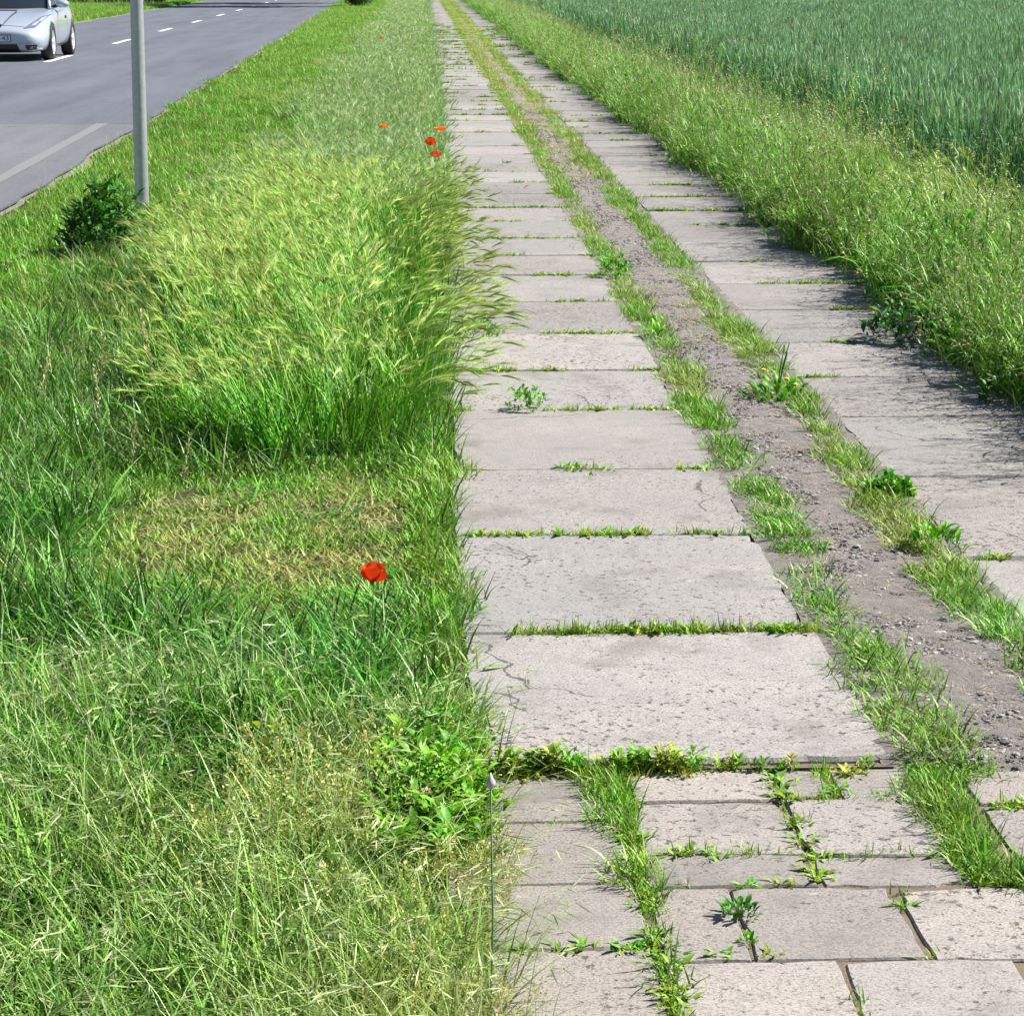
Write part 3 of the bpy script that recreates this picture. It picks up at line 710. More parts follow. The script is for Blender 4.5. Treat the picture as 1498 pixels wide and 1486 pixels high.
segs = [(.41, 3.0, .41, 4.95, 70), (.745, 4.27, .745, 4.95, 26), (.86, 4.75, .86, 4.95, 50), (.745, 4.74, 1.05, 4.735, 45), (.42, 4.43, .75, 4.425, 26), (.42, 4.26, .75, 4.255, 10), (.75, 4.41, 1.05, 4.405, 12), (.568, 3.95, .568, 4.26, 10), (.88, 3.9, .88, 4.25, 14), (.42, 3.945, .9, 3.915, 9), (.72, 3.3, .72, 3.91, 9), (.1, 4.285, .4, 4.28, 12), (.1, 4.62, .4, 4.62, 4), (1.05, 4.25, 1.08, 4.95, 130), (1.05, 4.68, 1.5, 4.685, 50), (1.09, 4.24, 1.55, 4.25, 90), (.1, 3.97, .4, 3.97, 8)]
for i, (a, b, c, d, n) in enumerate(segs): J.append(along(a * S, b * S, c * S, d * S, n, .007, 900 + i))
q = np.concatenate(J)
scatter('paving_joint_grass', 'joint', np.c_[q, np.full(len(q), -.024)], RZ(len(q)), np.c_[rg.uniform(.7, 1.3, (len(q), 2)), rg.uniform(.55, 1.15, len(q))], .45 * rg.rand(len(q)), 'small tufts growing between the small paving slabs', 'grass')
# taller tufts along the paving: grass wedge left, wedge right
wed = np.concatenate([along(.375, 4.97, .40, 4.62, 130, .014, 31), along(.40, 4.6, .412, 4.25, 26, .008, 32), along(1.08, 4.95, 1.08, 4.35, 150, .022, 33), along(.41, 4.1, .40, 3.3, 11, .006, 35), along(1.1, 4.32, 1.35, 4.28, 120, .03, 36)])
scatter('paving_wedge_grass', 'band', np.c_[wed, np.full(len(wed), -.026)], RZ(len(wed)), sc3(wed, .55, .95), .25 * rg.rand(len(wed)), 'wedges of longer grass between the small paving slabs', 'grass')
# row of weeds under the step
q = np.concatenate([along(.12, 4.985, .60, 4.99, 150, .014, 41), along(.64, 4.99, .80, 4.99, 80, .01, 42), along(.93, 4.985, 1.02, 4.985, 40, .01, 43)])
scatter('step_weeds', 'leafy', np.c_[q, np.full(len(q), -.026)], RZ(len(q)), sc3(q, .34, .68) * np.where(q[:, 0] > .6, .6, 1)[:, None], np.clip(rg.rand(len(q)) * 1.2 - .45, 0, 1), 'leafy weeds along the step in front of the first big slab', 'weeds')
q = along(.12, 4.975, 1.04, 4.975, 100, .012, 44); q = q[(q[:, 0] < .6) | (vnoise(q[:, 0], q[:, 1], 7, 3) > .52)]
scatter('step_straw', 'joint', np.c_[q, np.full(len(q), -.026)], RZ(len(q)), sc3(q, .9, 1.5), .4 + .6 * rg.rand(len(q)), 'yellowing tufts along the foot of the slab step', 'grass')

# grass bands on both sides of the gravel
def band(c, w, seed, y1=150):
    return sample(lambda y: c(y) - w(y), lambda y: c(y) + w(y), 4.9, y1, 620, 14, seed, .9, 70)
cA = lambda y: 1.10 + .015 * math.sin(y * 1.9) + .05 * min(1, max(0, 6.2 - y)); wA = lambda y: .050 + .014 * math.sin(y * 2.7) + (.025 if y < 6 else 0) + .012 * math.sin(y * 7)
cB = lambda y: 1.50 + .02 * math.sin(y * 1.3 + 1); wB = lambda y: .056 + .025 * math.sin(y * 1.7 + 2) + .012 * math.sin(y * 6 + 1)
for nm, c, w_, sd_, lb in (('band_grass', cA, wA, 51, 'grass band between the left slabs and the gravel strip'), ('band_grass', cB, wB, 52, 'grass band between the gravel strip and the right slabs')):
    p = band(c, w_, sd_)
    tn = np.clip(vnoise(p[:, 0] * .6, p[:, 1], 1.1, sd_) * 1.1 - .5, 0, .7) * rg.rand(len(p)) + np.clip((p[:, 1] - 12) / 40, 0, .35) * rg.rand(len(p))
    kk = vnoise(p[:, 0] * .5, p[:, 1], 2.3, sd_ + 3) + .5 * rg.rand(len(p)) > .30; p = p[kk]; tn = tn[kk]
    hb = .35 + .75 * vnoise(p[:, 0] * .3, p[:, 1], 1.6, sd_) + .3 * vnoise(p[:, 0], p[:, 1], 6, sd_)
    hb *= np.where(p[:, 1] < 5.9, 1.3, 1.05)
    scatter(nm, 'band', p3(p, .02), RZ(len(p)), sc3(p, .75, 1.15, 16, .5, hb * .78), tn * 1.2 + .12 * rg.rand(len(p)), lb, 'grass')
p = sample(lambda y: 1.14, lambda y: 1.45, 11, 150, 260, 16, 53, .8, 60)
k = vnoise(p[:, 0], p[:, 1], .55, 12) * .75 + .45 * rg.rand(len(p)) + np.clip((p[:, 1] - 26) / 35, -.15, .6) > .72; p = p[k]
scatter('gravel_grass', 'band', p3(p, .01), RZ(len(p)), sc3(p, .7, 1.05, 16, .5, .7), .3 + .6 * rg.rand(len(p)), 'yellowish grass spreading over the far gravel strip', 'grass')
# stones and straw on gravel
p = sample(lambda y: 1.06, lambda y: 1.54, 4.96, 30, 5200, 8, 54, 1.3)
ss = rg.gamma(1.4, .0018, len(p)) + .0018; ss = np.minimum(ss, .013) * fars(p, 10, .4)
k = vnoise(p[:, 0], p[:, 1], 6, 7) > .22; p = p[k]; ss = ss[k]
scatter('gravel_stones', 'stone', np.c_[p, np.full(len(p), -.003)], RZ(len(p)), np.c_[ss, ss * rg.uniform(.6, 1.2, len(p)), ss], 0 * ss, 'loose stones and grit scattered on the gravel strip', 'gravel')
p = sample(lambda y: 1.08, lambda y: 1.52, 4.9, 40, 150, 9, 55, 1.0)
scatter('gravel_straw', 'straw', np.c_[p, np.full(len(p), -.001)], RZ(len(p)), sc3(p, .4, .8, 15), 0 * p[:, 0], 'dry stalk bits lying on the gravel strip', 'straw')
p = sample(lambda y: .12, lambda y: 2.3, 3.4, 30, 4, 9, 56, 1.0); 
scatter('slab_litter', 'straw', np.c_[p, np.where(p[:, 1] < 5, -.018, .001)], RZ(len(p)), sc3(p, .12, .3, 15), 0 * p[:, 0], 'tiny dry bits of stalk scattered on the slabs', 'straw')

# --- right verge and wheat
ve = lambda y: 2.52 + .06 * math.sin(y * 1.1) + .05 * math.sin(y * 2.9) - .004 * min(y, 40)
p = sample(lambda y: ve(y), lambda y: 4.15, 6.5, 150, 80, 16, 61, 1.0, 20)
d = p[:, 0] - np.array([ve(y) for y in p[:, 1]]); hg = np.clip(1.12 - d * .60, .24, 1.0) * (.55 + .55 * vnoise(p[:, 0], p[:, 1], .8, 3) + .45 * vnoise(p[:, 0], p[:, 1], 2.6, 33))
lean = math.pi + rg.normal(0, 1.2, len(p))
tn = .6 * np.clip(vnoise(p[:, 0], p[:, 1], .9, 14) - .45, 0, 1) + .10 * rg.rand(len(p))
ks = rg.rand(len(p)) < .35 + .65 * vnoise(p[:, 0], p[:, 1], 1.0, 44)
scatter('verge_grass', 'verge', p3(p[ks]), lean[ks], sc3(p[ks], .85, 1.15, 22, .5, hg[ks] * 1.4), tn[ks], 'tall seeding grass verge between the right slabs and the wheat', 'grass')
scatter('verge_leaves', 'vergeleaf', p3(p[~ks]), lean[~ks], sc3(p[~ks], .85, 1.2, 22, .5, hg[~ks] * 1.3), tn[~ks] * .5, 'broad green grass leaves within the wheat side verge', 'grass')
p = sample(lambda y: ve(y) - .08, lambda y: ve(y) + .3, 6.5, 60, 90, 16, 62, 1.0, 30)
scatter('verge_edge_grass', 'vergelow', p3(p), RZ(len(p)), sc3(p, .95, 1.5, 22, .5), .3 * rg.rand(len(p)), 'low drooping grass at the right slab edge', 'grass')
p = sample(lambda y: ve(y) - .06, lambda y: ve(y) + .16, 6.5, 45, 60, 14, 66, 1.0, 12)
p = p[vnoise(p[:, 0] * .4, p[:, 1], 1.1, 51) > .48]
scatter('verge_foot_weeds', 'leafy', p3(p, .02), RZ(len(p)), sc3(p, 1.3, 2.4, 18), .12 * rg.rand(len(p)), 'leafy weeds at the shaded foot of the verge beside the right slabs', 'weeds')
p = sample(lambda y: 2.8, lambda y: 3.6, 7.5, 17, 22, 16, 63, 1.0)
p = p[vnoise(p[:, 0], p[:, 1], 1.2, 19) > .4]
scatter('verge_barley', 'barley', p3(p), math.pi + rg.normal(0, .6, len(p)), sc3(p, 1.0, 1.25), .5 * rg.rand(len(p)), 'pale wild barley heads within the wheat side verge', 'grass')
p = sample(lambda y: 4.2 + .06 * math.sin(y * .9), lambda y: 400, 12, 52, 40, 40, 64, 1.0, 22)
scatter('wheat_field', 'wheat', p3(p), RZ(len(p)), sc3(p, .92, 1.08, 40, .4, .92 + .16 * vnoise(p[:, 0], p[:, 1], .8)), .12 * vnoise(p[:, 0], p[:, 1], .5, 8), 'blue green young wheat standing along the verge', 'wheat')
p = sample(lambda y: 4.2, lambda y: 400, 52, 210, 22, 52, 65, 1.1, 6)
scatter('wheat_field', 'wheat', p3(p), RZ(len(p)), sc3(p, .95, 1.05, 45, .6, .94 + .12 * vnoise(p[:, 0], p[:, 1], .5)), .12 * vnoise(p[:, 0], p[:, 1], .3, 8), 'far expanse of blue green wheat field', 'wheat')

# ------------------------------------------------------------------ sign pole
M['galv'] = NT('galvanised_steel')
_t = M['galv']; _co = _t.n('ShaderNodeTexCoord'); _f = _t.noise(_co.outputs['Object'], 26, 6, .7); _g = _t.noise(_co.outputs['Object'], 4, 3)
_t.col(_t.mix(_t.ramp(_g, [(.4, (0, 0, 0)), (.7, (.6, .6, .6))]), _t.ramp(_f, [(.3, (.34, .37, .40)), (.7, (.52, .54, .57))]), (.40, .41, .41))); _t.set(Roughness=.45, Metallic=.55); _t.bump(_f, .15, .002)
M['galv'] = _t.m
pole = empty('sign_pole', (-2.03, 17.35, -.03)); pole.rotation_euler = (0, R(.4), 0)
bm = bmesh.new(); tube(bm, [(0, 0, -.3), (0, 0, .0), (0, 0, 1.5), (0, 0, 3.3)], [.051, .051, .046, .043], 24)
bm_obj('tube', bm, M['galv'], pole, True)
bm = bmesh.new(); tube(bm, [(0, 0, 3.27), (0, 0, 3.325), (0, 0, 3.335)], [.046, .046, .036], 24); bm_obj('cap', bm, plain('black_plastic', (.02, .02, .02), .5), pole)
tag(pole, 'bare grey galvanised steel pole standing in the verge beside a dark leafy bush', 'pole')

# ------------------------------------------------------------------ leafy plants
def leaf_proto(name, L, W, mat, seed, th=(.3, 1.4)):
    t = Tuft(seed); t.leaf((0, 0, 0), 0, th[0], th[1], L, W, 5, rnd=t.r.rand()); return t.mesh(name, mat)
def sprig_proto(L, W, mat, seed):
    t = Tuft(seed)
    for k in range(6): t.leaf((t.r.normal() * L * .2, t.r.normal() * L * .2, k * L * .12), k * 2.4 + t.r.normal() * .3, .3 + .12 * (6 - k), 1.1 + .1 * (6 - k), L * t.r.uniform(.7, 1.1), W * 1.1, 5)
    return t.mesh('leaf_sprig', mat)
def leafy_plant(name, loc, label, cat, n, size, mat, seed, leaf=(1.0, .35), mound=.5, group=None, stems=0):
    """rosette or mound of single leaves, each a part"""
    r = random.Random(seed); root = empty(name, (loc[0], loc[1], float(gz(loc[0], loc[1])) if len(loc) < 3 else loc[2])); tag(root, label, cat, group)
    sprig = leaf[0] < .36
    ms = [sprig_proto(size * leaf[0] * k, size * leaf[1] * k, mat, seed * 7 + i) if sprig else leaf_proto('leaf', size * leaf[0] * k, size * leaf[1] * k, mat, seed * 7 + i, (.25, 1.25 + .25 * i)) for i, k in enumerate((.62, .5, .42, .34))]
    for i in range(n):
        a = r.uniform(0, 6.283); u = math.sqrt(r.random()); hgt = mound * size * (1 - u * u * .8) * r.random() ** .6
        o = bpy.data.objects.new('sprig' if sprig else 'leaf', ms[i % 4]); C.objects.link(o); o.parent = root
        o.location = (u * size * .55 * math.cos(a), u * size * .55 * math.sin(a), hgt); o.rotation_euler = (r.uniform(-.3, .3), r.uniform(-.3, .35), a + r.uniform(-.8, .8))
        k = r.uniform(.75, 1.2); o.scale = (k, k, k)
    for i in range(stems):
        bm = bmesh.new(); a = r.uniform(0, 6.283); h = size * r.uniform(.7, 1.1)
        tube(bm, [(0, 0, 0), (.15 * h * math.cos(a), .15 * h * math.sin(a), h * .6), (.3 * h * math.cos(a), .3 * h * math.sin(a), h)], [.003, .0025, .002], 5); bm_obj('stalk', bm, M['weed'], root)
    return root
leafy_plant('leafy_bush', (-1.93, 14.75), 'dark green leafy bush at the foot of the steel pole', 'bush', 170, .56, M['darkleaf'], 3, (.30, .085), .85, stems=5)
leafy_plant('leafy_bush', (-1.62, 16.6), 'small dark leafy shoot on the right of the steel pole', 'bush', 49, .22, M['darkleaf'], 4, (.6, .16), 1.0)
leafy_plant('dandelion', (1.43, 9.6), 'dandelion clump with yellow buds in the grass band by the right slabs', 'weed', 110, .24, M['weed'], 5, (.46, .14), .28, stems=5)
leafy_plant('weed_clump', (.39, 9.32, -.012), 'upright dark green weed clump in a joint of the left slabs', 'weed', 34, .16, M['weed'], 6, (.34, .12), .7)
leafy_plant('weed_clump', (.50, 8.16, -.012), 'low bright green weed mat in a left slab joint', 'weed', 60, .10, M['weed'], 7, (.4, .15), .25)
leafy_plant('weed_clump', (.56, 8.02, 0), 'tiny weed sprouting from a slab crack', 'weed', 15, .04, M['weed'], 8, (.6, .25), .2)
leafy_plant('weed_clump', (.26, 11.3, -.01), 'dark weed clump at the foot of the leaning barley on the slab edge', 'weed', 76, .2, M['weed'], 9, (.5, .14), .4)
leafy_plant('weed_clump', (1.08, 13.5, -.01), 'broad dark weed clump between the left slabs and the gravel', 'weed', 40, .2, M['weed'], 10, (.34, .11), .6)
leafy_plant('weed_clump', (1.10, 11.2, -.01), 'leafy weed clump in the grass band beside the gravel', 'weed', 57, .13, M['weed'], 11, (.6, .17), .5)
leafy_plant('leafy_bush', (2.28, 11.05, -.01), 'dark leafy weed reaching over the right slabs from the verge', 'weed', 90, .40, M['darkleaf'], 12, (.26, .09), .5)
leafy_plant('leafy_bush', (2.42, 9.4), 'leafy weed in shade under the verge grass', 'weed', 70, .34, M['darkleaf'], 13, (.26, .09), .6)
leafy_plant('leafy_bush', (2.62, 31.0), 'added dark leaf mound standing in for a shaded gap where the verge overhangs the right slabs', 'bush', 150, .5, M['darkleaf'], 14, (.3, .1), .7)  # added leaf mound, its dark leaves imitate a shaded hole in the verge
leafy_plant('weed_rosette', (.575, 4.16, -.02), 'small weed rosette growing between two small paving slabs', 'weed', 49, .062, M['weed'], 15, (.75, .28), .3)
leafy_plant('weed_rosette', (.578, 4.04, -.02), 'tiny round weed below the paving rosette', 'weed', 26, .03, M['weed'], 16, (.8, .35), .3)
leafy_plant('weed_clump', (1.22, 4.33, -.025), 'dark bushy weed at the edge of the small paving', 'weed', 95, .11, M['darkleaf'], 17, (.5, .16), .6)
leafy_plant('weed_clump', (1.545, 7.75, -.01), 'bright green chickweed mat between gravel and right slabs', 'weed', 114, .15, M['weed'], 18, (.35, .15), .3)
leafy_plant('weed_clump', (1.53, 6.95, -.01), 'bright leafy weeds where a right slab joint meets the gravel', 'weed', 114, .16, M['weed'], 19, (.5, .14), .45)
leafy_plant('weed_clump', (-3.2, 35.8), 'lone dark weed standing at the road edge', 'weed', 45, .22, M['darkleaf'], 20, (.4, .13), 1.0)
leafy_plant('leafy_bush', (.02, 5.02, .02), 'bright green leafy plant with pointed leaves beside the slab step', 'weed', 80, .18, M['weed'], 22, (.25, .10), .55)
leafy_plant('leafy_bush', (.02, 4.68, .03), 'bright green leafy plant beside the purple bud stalk', 'weed', 110, .20, M['weed'], 23, (.21, .09), .5)
yl = leafy_plant('mallow_leaf', (-.33, 4.87, .1), 'pale yellow green lobed leaf plant in the foreground grass', 'weed', 5, .09, foliage('yellow_leaf', [(.30, .42, .05), (.46, .48, .06), (.52, .44, .07)]), 24, (.6, .5), .5)
# dandelion buds
dd = [o for o in C.objects if o.name == 'dandelion'][0]
for i, (x, y, z) in enumerate(((.04, -.02, .10), (-.05, .03, .13), (.08, .02, .07))):
    bm = bmesh.new(); bmesh.ops.create_icosphere(bm, subdivisions=1, radius=.012)
    for v in bm.verts: v.co.z *= .7
    b = bm_obj('bud', bm, plain('dandelion_yellow', (.75, .48, .02), .6), dd); b.location = (x, y, z)

# ------------------------------------------------------------------ poppies
def petal_mesh(seed, closed):
    r = random.Random(seed); V, F, A = [], [], []; nu, nv = 7, 7; rn = r.random()
    for j in range(nv):
        t = j / (nv - 1)
        for i in range(nu):
            u = (i / (nu - 1) - .5) * 2; w = .040 * (math.sin(math.pi * min(1, t * .62 + .06)) ** .8); ang = u * 1.1
            rad = .004 + .034 * t * (1 - .25 * closed) + .003 * math.sin(u * 9 + seed) * t * closed
            up = .040 * t * closed + .010 * t * t + .003 * math.sin(u * 6 + seed * 2) * t * t - .012 * u * u * t * closed
            V.append((rad * math.cos(ang * .75) + .002 * math.sin(5 * u + seed) * t, w * math.sin(ang) * 1.0, up + .004 * (1 - closed) * math.cos(u * 3) * t)); A.append((rn, t, 0, 1))
    for j in range(nv - 1):
        for i in range(nu - 1): F.append((j * nu + i, j * nu + i + 1, (j + 1) * nu + i + 1, (j + 1) * nu + i))
    me = bpy.data.meshes.new('petal'); me.from_pydata(V, [], F); at = me.attributes.new('bl', 'FLOAT_COLOR', 'POINT'); at.data.foreach_set('color', np.array(A, 'f').ravel())
    me.materials.append(M['poppy']); me.polygons.foreach_set('use_smooth', [True] * len(me.polygons)); return me
PET = {c: [petal_mesh(i * 3 + 1, c) for i in range(4)] for c in (1.0, .25)}
M['stem'] = plain('hairy_stem', (.10, .20, .05), .6); M['dark_centre'] = plain('poppy_centre', (.015, .02, .012), .6)
def poppy(x, y, h, size, closed, lean, label, seed, group=None):
    r = random.Random(seed); root = empty('poppy', (x, y, float(gz(x, y)))); tag(root, label, 'poppy', group)
    bm = bmesh.new(); tip = Vector((lean[0], lean[1], h)); tube(bm, [(0, 0, 0), (lean[0] * .3, lean[1] * .3, h * .5), tip], [.0017, .0015, .0014], 6); bm_obj('stem', bm, M['stem'], root)
    for k in range(4):
        o = bpy.data.objects.new('petal', PET[closed][k]); C.objects.link(o); o.parent = root; o.location = tip
        s = size * (1.0 if k % 2 else .9); o.scale = (s, s, s); o.rotation_euler = (r.uniform(-.15, .15), r.uniform(-.15, .15), k * math.pi / 2 + r.uniform(-.2, .2))
    bm = bmesh.new(); tube(bm, [tip + Vector((0, 0, -.002)), tip + Vector((0, 0, .008)), tip + Vector((0, 0, .012))], [.003, .006, .005], 8); bm_obj('seed_capsule', bm, M['dark_centre'], root)
poppy(-.14, 5.62, .29, .86, 1.0, (.01, -.02), 'large single orange red poppy in the deep green grass', 1)
poppy(-.34, 19.7, .48, 1.1, .25, (.02, -.05), 'flat open red poppy alone in the unmown grass left of the slab edge', 2)
poppy(.10, 19.3, .48, 1.25, .25, (.03, -.06), 'red poppy nodding beside the left slab edge', 3)
poppy(.03, 18.3, .43, 1.1, 1.0, (.02, -.03), 'red poppy just below the nodding one at the slab edge', 4)
poppy(.06, 18.0, .36, 1.1, 1.0, (.03, -.03), 'low red poppy half hidden among barley heads', 5)
poppy(-.80, 45.5, .46, 1.2, .25, (.02, -.03), 'distant red poppy in the unmown verge', 6)
o = bpy.data.objects.new('fallen_petal', PET[.25][0]); C.objects.link(o); o.location = (.79, 19.1, .004); tag(o, 'single fallen red poppy petal lying on a left slab', 'petal')
# bud on a thin stalk
al = empty('allium_bud', (.10, 3.72, -.03)); tag(al, 'tall thin green stalk with one pale purple bud by the paving', 'flower')
bm = bmesh.new(); tube(bm, [(0, 0, 0), (.004, .004, .2), (.001, .008, .42)], [.0019, .0018, .0014], 8); bm_obj('stalk', bm, plain('allium_stalk', (.10, .22, .09), .5), al, True)
bm = bmesh.new(); tube(bm, [(.001, .008, .418), (.001, .008, .424), (.001, .008, .431), (.001, .008, .437), (.001, .008, .446)], [.003, .0078, .008, .004, .001], 10); bm_obj('bud', bm, plain('allium_bud', (.40, .35, .40), .6, var=.25, vscale=200), al, True)

# tall seeding stalks
def tall_stalk(x, y, h, az, bend, label, seed, n=60, PL=.14, group='pale seeding stalks above the grass'):
    root = empty('seeding_stalk', (x, y, -.03)); tag(root, label, 'grass stalk', group)
    t = Tuft(seed); p, d = t.stem((0, 0, 0), az, .05, bend, h, .0026, 7, .3)
    o = bpy.data.objects.new('stalk', t.mesh('stalk', M['brome'])); C.objects.link(o); o.parent = root
    u = Tuft(seed + 1); u.panicle(p - d * PL * .3, d, PL, n, (.008, .014), .35, .05, .9, .0042, .022)
    o = bpy.data.objects.new('panicle', u.mesh('panicle', M['straw'])); C.objects.link(o); o.parent = root
for i, (x, y, h, az, b) in enumerate([(-.80, 7.35, .58, 2.2, .35), (-1.0, 7.2, .55, 1.4, .2), (-.93, 6.9, .5, 2.0, .25), (-.86, 6.75, .36, 1.2, .2), (-1.12, 6.6, .62, 2.8, .5), (-1.2, 6.9, .55, .6, .3), (-.74, 6.9, .30, 1, .3), (-1.05, 5.9, .34, 2.6, .4), (-.62, 8.2, .34, 1.2, .3)]):
    tall_stalk(x, y, h, az, b, {0: 'tallest upright stalk with a dense white seed plume before the barley clump', 4: 'long stalk bending over with a pale plume left of the trampled patch', 8: 'short pale plumed stalk right at the front of the barley clump'}.get(i, 'thin stalk with a pale seed plume at the left end of the barley clump'), 60 + 3 * i, 110 if i == 0 else 60, .18 if i == 0 else .14)
for i, (x, y, h, az, b) in enumerate([(3.35, 11.2, .85, 1.8, .2), (3.5, 11.5, .8, 2.2, .25), (3.95, 12.8, .8, 1.2, .2), (4.1, 25.5, 1.0, 1.5, .2), (4.2, 27, 1.05, 2, .15), (4.3, 29, 1.0, 2.4, .2), (3.9, 34, .95, 1.8, .2), (4.2, 36, 1.0, 1.2, .2), (4.3, 38, 1.0, 1.2, .2), (3.2, 10.1, .72, 2.6, .4)]):
    tall_stalk(x, y, h, az, b, 'tall stalk with a straw coloured plume where the verge meets the wheat', 100 + 3 * i, 90, .22, 'straw coloured plumes at the wheat edge')

# broken concrete kerb piece in the weeds, dry leaf on slab
bm = bmesh.new(); add_box(bm, (0, 0, 0), (.045, .16, .05)); bmesh.ops.subdivide_edges(bm, edges=bm.edges[:], cuts=3, use_grid_fill=True)
_r = random.Random(4)
for v in bm.verts: v.co += Vector((_r.uniform(-.003, .003), _r.uniform(-.004, .004), _r.uniform(-.003, .003)))
kb = bm_obj('concrete_chunk', bm, M['paver']); kb.location = (.055, 4.24, -.01); kb.rotation_euler = (.05, .1, -.12)
tag(kb, 'narrow pale concrete chunk lying in the weeds left of the paving', 'concrete')
t = Tuft(9); t.leaf((0, 0, 0), -.3, 1.5, 1.7, .075, .016, 5, rnd=.9)
o = bpy.data.objects.new('torn_leaf', t.mesh('torn_leaf', M['strip'])); C.objects.link(o); o.location = (.13, 5.70, .008); o.rotation_euler.z = .8
tag(o, 'pale torn grass blade lying at the left edge of the first slab', 'leaf')

# ------------------------------------------------------------------ car
CARX, CARY = -8.02, 48.3
car = empty('sports_car', (CARX, CARY, 0), R(.5)); car.scale = (1.07, 1.07, 1.07); tag(car, 'silver white sports coupe driving towards the camera on the asphalt road', 'car')
def carpaint():
    t = NT('silver_paint'); t.col((.42, .46, .54)); t.set(Roughness=.28, Metallic=.25); t.b.inputs['Coat Weight'].default_value = .8; t.b.inputs['Coat Roughness'].default_value = .05
    return t.m
M['car'] = carpaint(); M['black'] = plain('black_trim', (.012, .012, .014), .45); M['cglass'] = plain('tinted_glass', (.012, .016, .02), .06, spec=.9)
M['tyre'] = plain('tyre_rubber', (.018, .018, .019), .8); M['rim'] = plain('alloy_rim', (.72, .73, .75), .35, .3); M['lamp'] = plain('headlamp_lens', (.30, .33, .37), .08, .5, .9, coat=1); M['lampw'] = plain('headlamp_reflector', (.85, .87, .9), .15, .6)
ST = [(-2.17, .24, .47, .50, .42, .52, .40), (-2.13, .19, .50, .55, .60, .68, .52), (-2.0, .15, .55, .62, .74, .80, .62), (-1.8, .14, .64, .68, .80, .85, .70), (-1.5, .14, .75, .755, .83, .875, .77), (-1.2, .15, .82, .81, .84, .885, .80), (-.85, .16, .86, .87, .84, .875, .82), (-.5, .17, .88, .92, .84, .87, .82),
      (0, .17, .89, .94, .84, .87, .81), (.6, .17, .91, .95, .84, .875, .80), (1.1, .17, .94, .97, .84, .885, .80), (1.4, .17, .95, .99, .83, .885, .79), (1.75, .2, .96, 1.0, .79, .85, .72), (2.05, .26, .94, .98, .70, .76, .62), (2.17, .36, .86, .90, .58, .62, .50)]
V, F = [], []
for (y, zb, zs, zt, wb, wm, ws) in ST:
    zm = zb + (zs - zb) * .52
    half = [(0, zb), (wb * .8, zb), (wb, zb + .05), (wm, zm), (wm * .5 + ws * .5 + .012, zm + (zs - zm) * .72), (ws, zs), (ws * .72, zs + (zt - zs) * .6), (ws * .35, zt - .004), (0, zt)]
    ring = half + [(-x, z) for x, z in reversed(half[1:-1])]
    V += [(x, y, z) for x, z in ring]
nr = 16
for j in range(len(ST) - 1):
    for i in range(nr): F.append((j * nr + i, (j + 1) * nr + i, (j + 1) * nr + (i + 1) % nr, j * nr + (i + 1) % nr))
F.append(tuple(range(nr))); F.append(tuple(reversed(range((len(ST) - 1) * nr, len(ST) * nr))))
body = mesh_obj('body', V, F, M['car'], car, True)
sm = body.modifiers.new('s', 'SUBSURF'); sm.levels = 2; sm.render_levels = 2
cut = bmesh.new()
for yy_ in (-1.25, 1.35):
    for sx in (-1, 1):
        bmesh.ops.create_cone(cut, cap_ends=True, segments=36, radius1=.345, radius2=.345, depth=.40, matrix=Matrix.Translation((sx * .84, yy_, .315)) @ Matrix.Rotation(math.pi / 2, 4, 'Y'))
me = bpy.data.meshes.new('cut'); cut.to_mesh(me); cut.free(); co_ = bpy.data.objects.new('cut', me); C.objects.link(co_); co_.parent = car
bo = body.modifiers.new('b', 'BOOLEAN'); bo.object = co_; bo.operation = 'DIFFERENCE'; bo.solver = 'EXACT'
dg = bpy.context.evaluated_depsgraph_get()
sbm = bmesh.new(); body.modifiers['b'].show_viewport = False
dg.update(); sbm.from_mesh(body.evaluated_get(dg).to_mesh()); bvh = BVHTree.FromBMesh(sbm)
body.modifiers['b'].show_viewport = True; dg.update()
nm_ = bpy.data.meshes.new_from_object(body.evaluated_get(dg)); body.modifiers.clear(); body.data = nm_
nm_.polygons.foreach_set('use_smooth', [True] * len(nm_.polygons))
bpy.data.objects.remove(co_)
def decal(name, quad, mat, parent, axis='y', off=.006, n=8, m=5):
    """patch on the body surface: quad of 4 (a,b) corners seen from the front (x,z), the side (y,z) or above (x,y)"""
    V, F = [], []
    (a0, b0), (a1, b1), (a2, b2), (a3, b3) = quad
    for j in range(m + 1):
        for i in range(n + 1):
            u, v = i / n, j / m
            a = (a0 * (1 - u) + a1 * u) * (1 - v) + (a3 * (1 - u) + a2 * u) * v; b = (b0 * (1 - u) + b1 * u) * (1 - v) + (b3 * (1 - u) + b2 * u) * v
            o, d = {'y': ((a, -5, b), (0, 1, 0)), 'x': ((5, a, b), (-1, 0, 0)), 'z': ((a, b, 5), (0, 0, -1))}[axis]
            h = bvh.ray_cast(Vector(o), Vector(d)); p = h[0] if h[0] else Vector(V[-1] if V else o); nn = h[1] if h[0] else -Vector(d)
            V.append(tuple(p + nn * off))
    w = n + 1
    for j in range(m):
        for i in range(n): F.append((j * w + i, j * w + i + 1, (j + 1) * w + i + 1, (j + 1) * w + i))
    return mesh_obj(name, V, F, mat, parent, True)
under = bmesh.new(); add_box(under, (0, 0.05, .36), (1.2, 3.7, .40)); bm_obj('underbody', under, M['black'], car)
